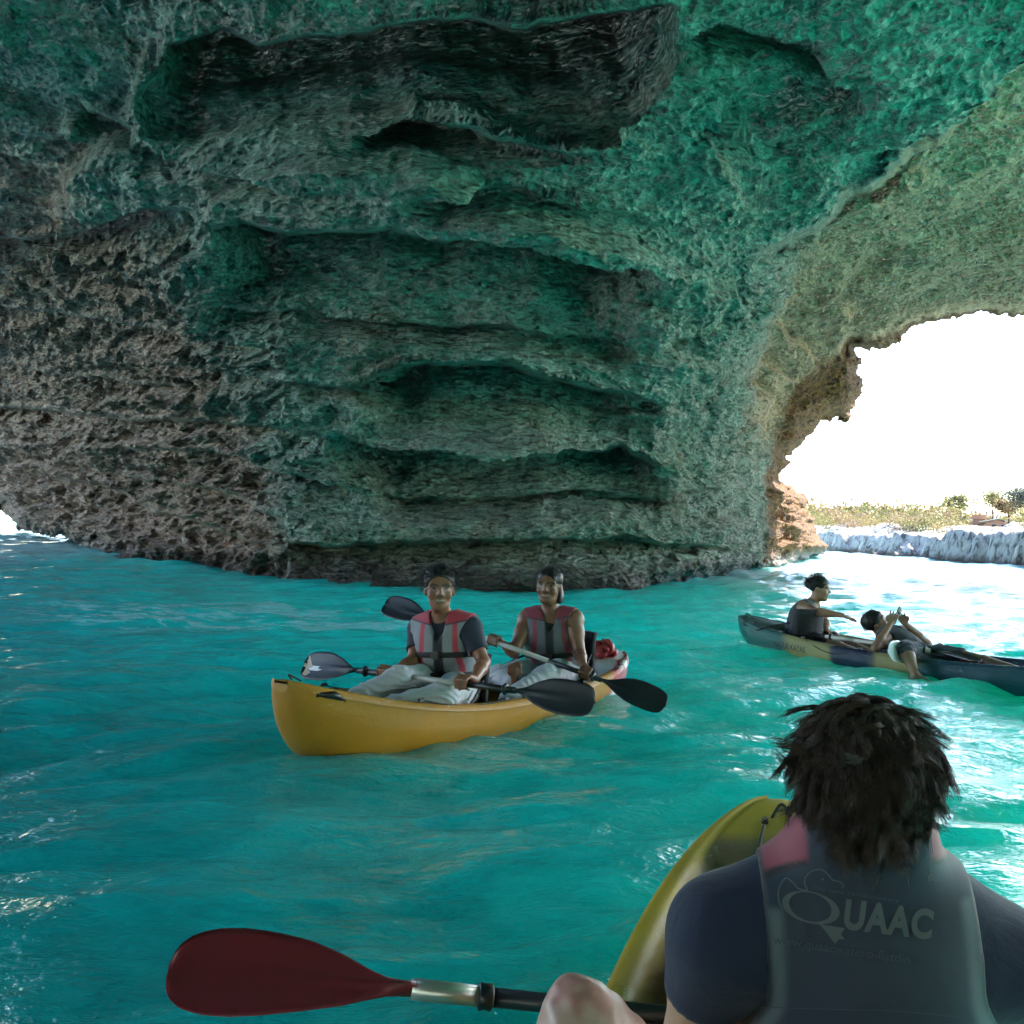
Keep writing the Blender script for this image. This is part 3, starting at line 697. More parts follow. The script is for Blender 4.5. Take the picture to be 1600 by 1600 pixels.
        for k in range(nn - 1):
            for j in range(8): F.append((k * 8 + j, k * 8 + (j + 1) % 8, (k + 1) * 8 + (j + 1) % 8, (k + 1) * 8 + j))
        F.append(tuple(range(7, -1, -1))); F.append(tuple((nn - 1) * 8 + j for j in range(8)))
        o = np_mesh('seat_back', V, F, M['seatpad'], s.root)
        for sg in (-1, 1):
            tube('seat_strap', catmull([(x + 0.1, sg * b * 0.58, z + 0.12), (x + 0.25, sg * b * 0.75, z + 0.08), (x + 0.42, sg * b * 0.9, z + 0.02)], 4), 0.008, M['cord'], o, 6)
def mixc(a, b, t):
    t = np.clip(t, 0, 1)[:, None]; return np.array(a)[None] * (1 - t) + np.array(b)[None] * t
YEL = (0.40, 0.175, 0.006); YEL2 = (0.48, 0.32, 0.02)
def col_a(V):
    n = fbm(V * [2.2, 3, 3], 4, 601); x = V[:, 0]
    c = mixc(YEL, (0.5, 0.03, 0.03), smooth(-0.75, -1.05, x + n * 0.4)); 
    w = smooth(-0.98, -1.15, x + n * 0.6); c = c * (1 - w[:, None]) + np.array((0.75, 0.72, 0.72))[None] * w[:, None]
    r = smooth(0.2, 0.28, n) * smooth(-0.9, -1.2, x); return c * (1 - r[:, None]) + np.array((0.42, 0.02, 0.025))[None] * r[:, None]
def col_b(V):
    x = V[:, 0] + 0.06 * fbm(V * 6, 3, 611)                          # +x is the end at the left of the photograph
    teal = (0.015, 0.085, 0.085); sand = (0.26, 0.22, 0.09); navy = (0.008, 0.014, 0.045); blue = (0.009, 0.045, 0.075)
    c = mixc(teal, sand, smooth(1.22, 1.08, x)); c = c * (1 - smooth(0.58, 0.52, x)[:, None]) + np.array(navy)[None] * smooth(0.58, 0.52, x)[:, None]
    s2 = smooth(0.16, 0.10, x)[:, None]; c = c * (1 - s2) + np.array(sand)[None] * s2
    s3 = smooth(-0.2, -0.36, x)[:, None]; return c * (1 - s3) + np.array(blue)[None] * s3
def col_c(V):
    n = fbm(V * 4, 3, 621); c = mixc(YEL2, (0.42, 0.27, 0.02), smooth(0, 0.3, n)); u = np.abs(V[:, 0]) / 1.95
    b = 0.36 * np.clip(1 - u ** 2.7, 0, 1) ** 0.66 + 0.045; top = V[:, 2] > 0.06
    m = (smooth(0.80, 0.72, np.abs(V[:, 1]) / b) * smooth(0.86, 0.80, u) * top)[:, None]
    return c * (1 - m) + np.array((0.15, 0.105, 0.05))[None] * m
def paddle(name, a, b, label, group, blade_mat, shaft_mats, twist=(0.0, 0.0), blade_len=0.44, blade_w=0.178, shaft_r=0.0155, grips=(0.3, 0.5), ring=True, asym=0.0, decal=False, split=0.42, oval=False):
    """a, b: world ends (blade tips); blades part of the length. shaft_mats (outer, middle)"""
    a, b = Vector(a), Vector(b); mid = (a + b) / 2; L = (b - a).length; x = (b - a).normalized()
    y = Vector((0, 0, 1)).cross(x).normalized(); z = x.cross(y)
    root = empty(name, mid); root.matrix_world = Matrix(((x.x, y.x, z.x, mid.x), (x.y, y.y, z.y, mid.y), (x.z, y.z, z.z, mid.z), (0, 0, 0, 1)))
    tag(root, label, 'paddle', group)
    h = L / 2 - blade_len
    g = h * split
    tube('shaft', [(-g, 0, 0), (g, 0, 0)], shaft_r, shaft_mats[1], root, 16)
    for sg in (-1, 1):
        tube('shaft', [(sg * g, 0, 0), (sg * h, 0, 0)], shaft_r * 1.1, shaft_mats[0], root, 16)
        if ring:
            xr = sg * (h - 0.06)
            tube('drip_ring', [(xr - 0.012, 0, 0), (xr - 0.008, 0, 0), (xr, 0, 0), (xr + 0.008, 0, 0), (xr + 0.012, 0, 0)], [shaft_r, shaft_r * 1.6, shaft_r * 2.0, shaft_r * 1.6, shaft_r], M['black'], root, 16)
        if oval: tube('drip_ring', [(sg * g - 0.014, 0, 0), (sg * g - 0.01, 0, 0), (sg * g, 0, 0), (sg * g + 0.01, 0, 0), (sg * g + 0.014, 0, 0)], [shaft_r * 1.05, shaft_r * 1.45, shaft_r * 1.3, shaft_r * 1.45, shaft_r * 1.1], M['black'], root, 16)
        tw = twist[0] if sg < 0 else twist[1]
        ts = np.sin(np.linspace(0, math.pi / 2, 26)) * 0.75 + np.linspace(0, 1, 26) * 0.25; V = []
        wid = np.interp(ts, [0, 0.08, 0.18, 0.3, 0.45, 0.6, 0.8, 0.9, 0.96, 0.988, 1.0], [0.10, 0.13, 0.36, 0.66, 0.9, 1.0, 0.98, 0.9, 0.74, 0.5, 0.1]) * blade_w / 2
        if oval: wid = np.interp(ts, [0, 0.08, 0.18, 0.3, 0.45, 0.6, 0.72, 0.82, 0.90, 0.95, 0.98, 0.994, 1.0], [0.12, 0.15, 0.32, 0.58, 0.80, 0.94, 1.0, 0.98, 0.88, 0.72, 0.52, 0.32, 0.1]) * blade_w / 2
        ss = np.linspace(-1, 1, 13)
        for side in (1, -1):
            for t, w in zip(ts, wid):
                for s_ in ss:
                    yy = s_ * w + asym * blade_w * (t - 0.2) * smooth(0, 0.4, np.array(t)) * 0.5
                    curve = -0.045 * t ** 2 + 0.022 * (1 - t) * 0 + 0.016 * s_ * s_ * smooth(0.1, 0.5, np.array(t))
                    rib = 0.012 * max(0, 1 - abs(s_) * w / 0.014) * (1 - smooth(0.3, 0.85, np.array(t)))
                    th = (0.003 + 0.010 * (1 - smooth(0, 0.25, np.array(t)))) * (1 - 0.75 * abs(s_) ** 4) + rib * 0.7
                    V.append((t * blade_len, yy, curve + side * th))
        V = np.array(V); nT, nS = len(ts), len(ss); off = nT * nS
        F1 = grid_faces(nT, nS); F2 = grid_faces(nT, nS, off)[:, ::-1]
        rim = [*range(0, nS), *[i * nS + nS - 1 for i in range(1, nT)], *[(nT - 1) * nS + j for j in range(nS - 2, -1, -1)], *[i * nS for i in range(nT - 2, 0, -1)]]
        F3 = np.array([[rim[k], rim[k] + off, rim[(k + 1) % len(rim)] + off, rim[(k + 1) % len(rim)]] for k in range(len(rim))])
        c, s = math.cos(tw), math.sin(tw)
        V = np.stack([sg * (h - 0.005 + V[:, 0]), V[:, 1] * c - V[:, 2] * s, V[:, 1] * s + V[:, 2] * c], 1)
        bl = np_mesh('blade', V, np.concatenate([F1, F2, F3]), blade_mat, root)
        if decal and sg < 0:
            for nm, mt, poly_ in (('worn_patch', M['tan'], ((0.985, -0.30), (0.86, -0.36), (0.80, -0.22), (0.88, -0.12), (0.80, -0.02), (0.86, 0.12), (0.92, 0.34), (0.985, 0.30))), ('white_mark', M['whites'], ((0.90, -0.06), (0.84, -0.14), (0.68, -0.16), (0.60, -0.10), (0.70, -0.06), (0.66, 0.0), (0.80, 0.02)))):
                dm_ = polygon([(-(h + blade_len * q_), blade_w * r_) for q_, r_ in poly_])
                print_on(nm, dm_, mt, bl, lambda X_, Y_: (X_, Y_ * c + 0.4 * decal * s, Y_ * s - 0.4 * decal * c), Vector((0, 0, 0)), Vector((0, -s * decal, c * decal)), bl, 0.02, 0.0015)
    return root, x, y, z
# ------------------------------------------------------------------ people: smooth-blended solids meshed on a fine grid
def V3(p): return np.array([p[0], p[1], p[2]], dtype=np.float64)
def cone(a, b, ra, rb): return ('c', V3(a), V3(b), float(ra), float(rb))
def ell(c, r, R=None): return ('e', V3(c), np.array(r, float), np.eye(3) if R is None else np.array(R))
def chain(pts, rad): return [cone(pts[i], pts[i + 1], rad[i], rad[i + 1]) for i in range(len(pts) - 1)]
def prim_box(p, pad):
    if p[0] == 'c':
        r = max(p[3], p[4]) + pad; return np.minimum(p[1], p[2]) - r, np.maximum(p[1], p[2]) + r
    r = p[2].max() + pad; return p[1] - r, p[1] + r
def prim_dist(p, X):
    if p[0] == 'c':
        a, b, ra, rb = p[1:]; ab = b - a; t = np.clip(((X - a) @ ab) / (ab @ ab + 1e-12), 0, 1)
        return np.linalg.norm(X - a - t[..., None] * ab, axis=-1) - (ra + (rb - ra) * t)
    c, r, R = p[1:]; q = (X - c) @ R; k0 = np.linalg.norm(q / r, axis=-1); k1 = np.linalg.norm(q / (r * r), axis=-1)
    return k0 * (k0 - 1) / (k1 + 1e-9)
class Field:
    def __init__(s, lo, hi, h):
        s.lo = np.array(lo, float); s.h = h; s.n = np.ceil((np.array(hi) - s.lo) / h).astype(int) + 1; s.f = np.full(s.n, 0.5, np.float32)
    def pts(s, sl):
        g = [s.lo[k] + s.h * np.arange(sl[k].start, sl[k].stop) for k in range(3)]
        return np.stack(np.meshgrid(*g, indexing='ij'), -1)
    def sub(s, lo, hi):
        a = np.clip(np.floor((lo - s.lo) / s.h).astype(int), 0, s.n); b = np.clip(np.ceil((hi - s.lo) / s.h).astype(int) + 1, 0, s.n)
        return tuple(slice(int(x), int(y)) for x, y in zip(a, b))
    def add(s, prims, k=0.03, pad=0.09, grow=0.0):
        for p in prims:
            sl = s.sub(*prim_box(p, pad))
            if any(x.stop <= x.start for x in sl): continue
            d = prim_dist(p, s.pts(sl)).astype(np.float32) - grow; f = s.f[sl]
            hh = np.clip(0.5 + 0.5 * (f - d) / k, 0, 1); s.f[sl] = f + (d - f) * hh - k * hh * (1 - hh)
        return s
    def cut(s, prims, k=0.01, pad=0.05):
        for p in prims:
            sl = s.sub(*prim_box(p, pad)); d = -prim_dist(p, s.pts(sl)).astype(np.float32); f = s.f[sl]
            hh = np.clip(0.5 - 0.5 * (f - d) / k, 0, 1); s.f[sl] = f + (d - f) * hh + k * hh * (1 - hh)
        return s
    def near(s, t):
        ix = np.flatnonzero(s.f < t); ijk = np.stack(np.unravel_index(ix, s.f.shape), 1); return ix, s.lo + s.h * ijk
    def keep(s, fn):
        """intersect with a half space / function of position (negative inside)"""
        ix, P = s.near(0.03); fl = s.f.reshape(-1); fl[ix] = np.maximum(fl[ix], fn(P).astype(np.float32)); return s
    def copy(s):
        o = object.__new__(Field); o.lo, o.h, o.n, o.f = s.lo, s.h, s.n, s.f.copy(); return o
    def mesh(s):
        f = s.f; ins = f < 0; nx, ny, nz = f.shape
        cnt = np.zeros((nx - 1, ny - 1, nz - 1), np.int8)
        for i in (0, 1):
            for j in (0, 1):
                for k in (0, 1): cnt += ins[i:nx - 1 + i, j:ny - 1 + j, k:nz - 1 + k]
        mix = (cnt > 0) & (cnt < 8); ci = np.argwhere(mix); idx = np.full(mix.shape, -1, np.int64); idx[mix] = np.arange(len(ci))
        pos = np.zeros((len(ci), 3)); num = np.zeros(len(ci))
        for ax in range(3):
            o1, o2 = [k for k in range(3) if k != ax]
            for a in (0, 1):
                for b in (0, 1):
                    c0 = ci.copy(); c0[:, o1] += a; c0[:, o2] += b; c1 = c0.copy(); c1[:, ax] += 1
                    f0 = f[tuple(c0.T)].astype(float); f1 = f[tuple(c1.T)].astype(float); m = (f0 < 0) != (f1 < 0)
                    t = f0[m] / (f0[m] - f1[m]); q = c0[m].astype(float); q[:, ax] += t; pos[m] += q; num[m] += 1
        V = s.lo + s.h * pos / num[:, None]; Q = []
        for ax in range(3):
            o1, o2 = [(1, 2), (2, 0), (0, 1)][ax]
            sh = [slice(None)] * 3; sh0 = list(sh); sh1 = list(sh); sh0[ax] = slice(0, f.shape[ax] - 1); sh1[ax] = slice(1, f.shape[ax])
            e = ins[tuple(sh0)] != ins[tuple(sh1)]; E = np.argwhere(e)
            ok = (E[:, o1] > 0) & (E[:, o2] > 0) & (E[:, o1] < f.shape[o1] - 1) & (E[:, o2] < f.shape[o2] - 1); E = E[ok]
            def cell(d1, d2):
                c = E.copy(); c[:, o1] -= d1; c[:, o2] -= d2; return idx[tuple(c.T)]
            q = np.stack([cell(1, 1), cell(0, 1), cell(0, 0), cell(1, 0)], 1)
            fl = ~ins[tuple(E.T)]; q[fl] = q[fl][:, ::-1]; Q.append(q)
        Q = np.concatenate(Q); Q = Q[(Q >= 0).all(1)]
        return V, Q
def relax(V, Q, it=2, lam=0.5):
    E = np.concatenate([Q[:, [0, 1]], Q[:, [1, 2]], Q[:, [2, 3]], Q[:, [3, 0]]]); E = np.concatenate([E, E[:, ::-1]])
    n = len(V); deg = np.bincount(E[:, 0], minlength=n)[:, None]
    for _ in range(it):
        acc = np.stack([np.bincount(E[:, 0], weights=V[E[:, 1], k], minlength=n) for k in range(3)], 1)
        V = V + lam * (acc / np.maximum(deg, 1) - V)
    return V
def field_obj(name, field, mat, parent, base, colfn=None, it=2):
    V, Q = field.mesh(); V = relax(V, Q, it)
    C = colfn(V) if colfn else None
    o = np_mesh(name, V - np.array(base), Q, mat, parent)
    if C is not None: set_color(o, C)
    return o
class Frame:
    """x right, y forward, z up in a body-part frame"""
    def __init__(s, o, fwd, up):
        s.o = V3(o); y = V3(fwd); z = V3(up); y /= np.linalg.norm(y); z = z - y * (z @ y); z /= np.linalg.norm(z); x = np.cross(y, z)
        s.R = np.stack([x, y, z], 1)
    def w(s, x, y, z): return s.o + s.R @ np.array([x, y, z])
    def l(s, P): return (P - s.o) @ s.R

def skin_mat():
    t = NT('skin'); c = t.coord('Object'); col = t.attr('Col')
    n = t.noise(26, 4, 0.6, c)
    col = t.mix(t.math('MULTIPLY', n, 0.3), col, t.mix(1.0, col, (0.75, 0.55, 0.5), 'MULTIPLY'))
    t.set(Base_Color=col, Roughness=0.42, Normal=t.bump(t.noise(160, 3, 0.6, c), 0.15, 0.002), Subsurface_Weight=0.0); return t.m
def cloth_mat(name, rough=0.85, weave=420, fold=9, fb=0.35, use='Col'):
    t = NT(name); c = t.coord('Object'); col = t.attr('Col'); n = t.noise(fold, 4, 0.55, t.coord('Object', (1, 1, 0.6)), 0.8)
    col = t.mix(t.math('MULTIPLY', n, 0.25), col, t.mix(1.0, col, (0.6, 0.6, 0.62), 'MULTIPLY'))
    t.set(Base_Color=col, Roughness=rough, Sheen_Weight=0.15, Normal=t.bump(t.noise(weave, 2, 0.5, c), 0.2, 0.0015, t.bump(n, fb, 0.02))); return t.m
def hair_mat():
    t = NT('hair'); c = t.coord('Object'); n = t.noise(30, 3, 0.6, c); col = t.attr('Col')
    col = t.mix(n, col, t.mix(1.0, col, (0.5, 0.45, 0.4), 'MULTIPLY'))
    t.set(Base_Color=col, Roughness=0.48, Specular_IOR_Level=0.4, Normal=t.bump(t.noise(90, 3, 0.6, t.coord('Object', (1, 1, 0.25))), 0.5, 0.006)); return t.m
M['skin'] = skin_mat(); M['cloth'] = cloth_mat('cotton'); M['neo'] = cloth_mat('vest_foam_fabric', 0.72, 500, 5, 0.2); M['hair'] = hair_mat()
M['strap'] = flat_mat('webbing', (0.012, 0.012, 0.016), 0.6)

def head_prims(H, s=1.0):
    w = lambda x, y, z: H.w(x * s, y * s, z * s)
    main = [ell(w(0, -0.012, 0.035), np.array((0.075, 0.094, 0.079)) * s, H.R), ell(w(0, 0.018, -0.025), np.array((0.063, 0.072, 0.088)) * s, H.R),
            cone(w(-0.022, 0.042, -0.082), w(0.022, 0.042, -0.082), 0.023 * s, 0.023 * s), ell(w(0, 0.060, -0.092), np.array((0.021, 0.018, 0.017)) * s, H.R)]
    det = [cone(w(0, 0.084, 0.016), w(0, 0.101, -0.018), 0.006 * s, 0.0105 * s), cone(w(-0.012, 0.090, -0.023), w(0.012, 0.090, -0.023), 0.008 * s, 0.008 * s),
           cone(w(-0.045, 0.072, 0.030), w(0.045, 0.072, 0.030), 0.014 * s, 0.014 * s), cone(w(-0.018, 0.079, -0.058), w(0.018, 0.079, -0.058), 0.008 * s, 0.008 * s),
           ell(w(-0.040, 0.060, -0.028), np.array((0.026, 0.024, 0.024)) * s, H.R), ell(w(0.040, 0.060, -0.028), np.array((0.026, 0.024, 0.024)) * s, H.R)]
    ears = [ell(w(sg * 0.075, -0.008, -0.008), np.array((0.010, 0.020, 0.031)) * s, H.R) for sg in (-1, 1)]
    return main, det, ears
def face_paint(C, V, H, skin, s=1.0, smile=True, lip=(0.30, 0.09, 0.08), brow=(0.02, 0.015, 0.012)):
    q = H.l(V) / s; x, y, z = q.T; f = y > 0.05
    def put(m, c, a=1.0): C[m] = C[m] * (1 - a) + np.array(c) * a
    for sg in (-1, 1):
        ex, ez = x - sg * 0.032, z - 0.008
        put(f & ((ex / 0.021) ** 2 + (ez / 0.016) ** 2 < 1), np.array(skin) * 0.6, 0.35)
        put(f & ((ex / 0.014) ** 2 + (ez / 0.0052) ** 2 < 1), (0.16, 0.12, 0.10)); put(f & ((ex / 0.0075) ** 2 + (ez / 0.0062) ** 2 < 1), (0.012, 0.008, 0.006))
        put(f & (np.abs(ex) < 0.024) & (np.abs(ez - 0.021 + ex * ex * 12) < 0.0045), brow, 0.9)
        put(f & (((x - sg * 0.009) / 0.005) ** 2 + ((z + 0.033) / 0.004) ** 2 < 1), np.array(skin) * 0.3, 0.8)
    mz = z + 0.058 - 9.0 * x * x
    put(f & (np.abs(x) < 0.027) & (np.abs(mz) < 0.0085 - 6 * x * x), lip, 0.7)
    if smile: put(f & (np.abs(x) < 0.019) & (np.abs(mz - 0.0008) < 0.0042), (0.36, 0.32, 0.29))
    else: put(f & (np.abs(x) < 0.024) & (np.abs(mz) < 0.002), (0.06, 0.02, 0.02))
    return C
def grip_hand(wrist, c, axis, up_hint, sr=0.016, s=1.0):
    """hand closed round a shaft: palm prims and five finger chains"""
    a = V3(axis); a /= np.linalg.norm(a); c = V3(c); w = c - V3(wrist); w = w - a * (w @ a); w /= np.linalg.norm(w)
    n = np.cross(a, w); n = n if n @ V3(up_hint) > 0 else -n
    r0 = sr + 0.012 * s
    def pt(off, ph, r): return c + a * off + r * (math.cos(math.radians(ph)) * w + math.sin(math.radians(ph)) * n)
    palm = []; fing = []
    for i in range(4):
        off = (i - 1.5) * 0.0205 * s; ln = (0.92, 1.0, 0.97, 0.85)[i]
        kn = pt(off, 112, r0 + 0.012 * s)
        palm.append(cone(V3(wrist) * 0.75 + kn * 0.25, kn, 0.016 * s, 0.0115 * s))
        fing += chain([kn, pt(off, 48, r0 + 0.006), pt(off, -35 * ln, r0), pt(off, -115 * ln, r0)], [0.0105 * s, 0.0098 * s, 0.009 * s, 0.0078 * s])
    th0 = V3(wrist) * 0.6 + pt(-0.045 * s, 170, r0) * 0.4
    fing += chain([th0, pt(-0.048 * s, 190, r0 + 0.006), pt(-0.036 * s, -120, r0 + 0.002), pt(-0.020 * s, -80, r0 + 0.002)], [0.015 * s, 0.0125 * s, 0.011 * s, 0.009 * s])
    return palm, fing
def open_hand(wrist, tip, nrm, s=1.0, curl=0.1, spread=1.0):
    w = V3(tip) - V3(wrist); L = np.linalg.norm(w); w /= L; n = V3(nrm); n = n - w * (n @ w); n /= np.linalg.norm(n); b = np.cross(w, n); o = V3(wrist)
    palm = []; fing = []
    for i in range(4):
        off = (i - 1.5) * 0.02 * s; kn = o + w * L * 0.48 + b * off; ln = (0.44, 0.52, 0.49, 0.38)[i] * L
        palm.append(cone(o + w * L * 0.05 + b * off * 0.6, kn, 0.014 * s, 0.0115 * s))
        d = w + b * (i - 1.5) * 0.11 * spread - n * curl; d /= np.linalg.norm(d); m = kn + d * ln * 0.5; d2 = d - n * curl * 1.5; d2 /= np.linalg.norm(d2)
        fing += chain([kn, m, m + d2 * ln * 0.5], [0.0095 * s, 0.0085 * s, 0.007 * s])
    d = w * 0.7 - b * 0.75; d /= np.linalg.norm(d); k = o + w * L * 0.12 - b * 0.03 * s
    fing += chain([k, k + d * L * 0.2, k + d * L * 0.2 + w * L * 0.16 - b * 0.004], [0.014 * s, 0.011 * s, 0.008 * s])
    return palm, fing
def foot_prims(ankle, toe, up, s=1.0):
    a, t, u = V3(ankle), V3(toe), V3(up); d = (t - a); d -= u * (d @ u); d /= np.linalg.norm(d); b = np.cross(d, u)
    heel = a - d * 0.035 * s - u * 0.05 * s
    pr = [cone(a, heel, 0.032 * s, 0.03 * s), cone(a, a + d * 0.11 * s - u * 0.055 * s, 0.032 * s, 0.022 * s), cone(heel, a + d * 0.13 * s - u * 0.065 * s, 0.028 * s, 0.024 * s),
          cone(a + d * 0.11 * s - u * 0.06 * s + b * 0.028 * s, a + d * 0.11 * s - u * 0.06 * s - b * 0.028 * s, 0.02 * s, 0.019 * s)]
    toes = [cone(a + d * 0.12 * s - u * 0.065 * s + b * (i - 2) * 0.017 * s, a + d * (0.175 - 0.008 * abs(i - 1)) * s - u * 0.068 * s + b * (i - 2) * 0.018 * s, 0.0105 * s, 0.0095 * s) for i in range(5)]
    return pr + toes
def strands(name, H, n, length, mat, parent, base, color, rng, region, r=0.0012, down=0.6, curl=0.02, s=1.0, lift=0.35, back=0.0, grow=0.004, seg=10, fly=0.03, messy=0.25, wave=1.0, locks=240, gather=0.7, ell_r=(0.088, 0.106, 0.094), ctr=(0, -0.014, 0.036)):
    """hair as curved locks of fine tubes that follow the skull"""
    er, ct = np.array(ell_r), np.array(ctr)
    def roots(k):
        d = rng.normal(size=(k * 8, 3)); d /= np.linalg.norm(d, axis=1, keepdims=True); return d[region(d)][:k]
    dl = roots(locks); K = len(dl); pl = dl * er + ct
    fl = np.array([0, -back, -down]) + rng.normal(size=(K, 3)) * messy; fl = fl - dl * np.sum(fl * dl, 1, keepdims=True); fl /= np.linalg.norm(fl, axis=1, keepdims=True) + 1e-6
    isfly = rng.random((K, 1)) < fly
    v = fl + dl * np.where(isfly, 0.8, lift); v /= np.linalg.norm(v, axis=1, keepdims=True)
    t1 = np.cross(v, dl); t1 /= np.linalg.norm(t1, axis=1, keepdims=True) + 1e-6
    L = length * (0.6 + 0.7 * rng.random((K, 1))); step = L / seg; ph = rng.random((K, 1)) * 6.28; fr = (4 + 4 * rng.random((K, 1))) * wave
    q = pl.copy(); path = []
    flick = (rng.random((K, 1)) < 0.35) * 0.10
    for k in range(seg + 1):
        tt = k / seg; path.append(q + curl * (0.35 + tt) * np.sin(ph + fr * tt) * t1 + dl * curl * 0.5 * np.sin(ph * 1.7 + fr * tt))
        v = v + np.array([0, 0, -1]) * 0.12 * abs(down) + dl * flick * tt; v /= np.linalg.norm(v, axis=1, keepdims=True); q = q + v * step
        k0 = np.linalg.norm((q - ct) / (er + grow), axis=1, keepdims=True); q = np.where(k0 < 1, (q - ct) / np.maximum(k0, 1e-3) + ct, q)
    path = np.stack(path, 1)
    ds = roots(n); n = len(ds); p = ds * er + ct
    own = np.array([np.argmin(((pl - x) ** 2).sum(1)) for x in p])
    tt = np.linspace(0, 1, seg + 1)[None, :, None]
    P = path[own] + (p - pl[own])[:, None, :] * (1 - gather * tt ** 0.8) + rng.normal(size=(n, 1, 3)) * 0.0025 * tt + 0.0015 * rng.normal(size=(n, seg + 1, 3)) * tt
    cutl = 0.75 + 0.25 * rng.random((n, 1, 1)); P = P[:, :1] + (P - P[:, :1]) * cutl
    P = P * s
    T = np.gradient(P, axis=1); T /= np.linalg.norm(T, axis=2, keepdims=True) + 1e-9
    A = np.cross(T, np.array([0.3, 0.2, 0.93])); A /= np.linalg.norm(A, axis=2, keepdims=True) + 1e-9; B = np.cross(T, A)
    rr = r * s * np.linspace(1, 0.3, seg + 1)[None, :, None] * (0.7 + 0.6 * rng.random((n, 1, 1)))
    ring = np.stack([P + rr * (A * math.cos(a) + B * math.sin(a)) for a in (0, 2.094, 4.189)], 2)
    V = ring.reshape(-1, 3) @ H.R.T + H.o
    i = np.arange(n)[:, None, None] * (seg + 1) * 3 + np.arange(seg)[None, :, None] * 3; j = np.arange(3)[None, None, :]
    F = np.stack([i + j, i + (j + 1) % 3, i + 3 + (j + 1) % 3, i + 3 + j], -1).reshape(-1, 4)
    o = np_mesh(name, V - np.array(base), F, mat, parent)
    lc = (0.7 + 0.8 * rng.random((K, 1)))[own]
    cc = np.array(color)[None] * lc * (0.75 + 0.5 * rng.random((n, 1))); set_color(o, np.repeat(cc, (seg + 1) * 3, 0)); return o

def blend(C, c, m):
    m = np.clip(m, 0, 1)[:, None]; return C * (1 - m) + np.array(c)[None] * m
def edge(x, w=0.004): return np.clip(0.5 + x / (2 * w), 0, 1)
def vest_cols(T, grey, red, dark):
    def fn(V):
        q = T.l(V); x, y, z = q.T; C = np.tile(np.array(grey), (len(V), 1)).astype(float); front = edge(y + 0.01)
        C = blend(C, np.array(grey) * 0.8, 1 - front)
        C = blend(C, dark, front * edge(0.028 - np.abs(x)))                          # zip band
        st = np.abs(x) - 0.098 - 0.25 * np.clip(-z - 0.02, 0, 0.1)
        C = blend(C, red, front * edge(0.016 - np.abs(st)))
        C = blend(C, red, edge(z - 0.105 - 0.2 * np.abs(x)))                         # shoulders
        return blend(C, dark, edge(0.004 - np.abs(z - 0.105 - 0.2 * np.abs(x)), 0.003))
    return fn
SKIN_D = (0.25, 0.098, 0.055); SKIN_L = (0.52, 0.30, 0.21)
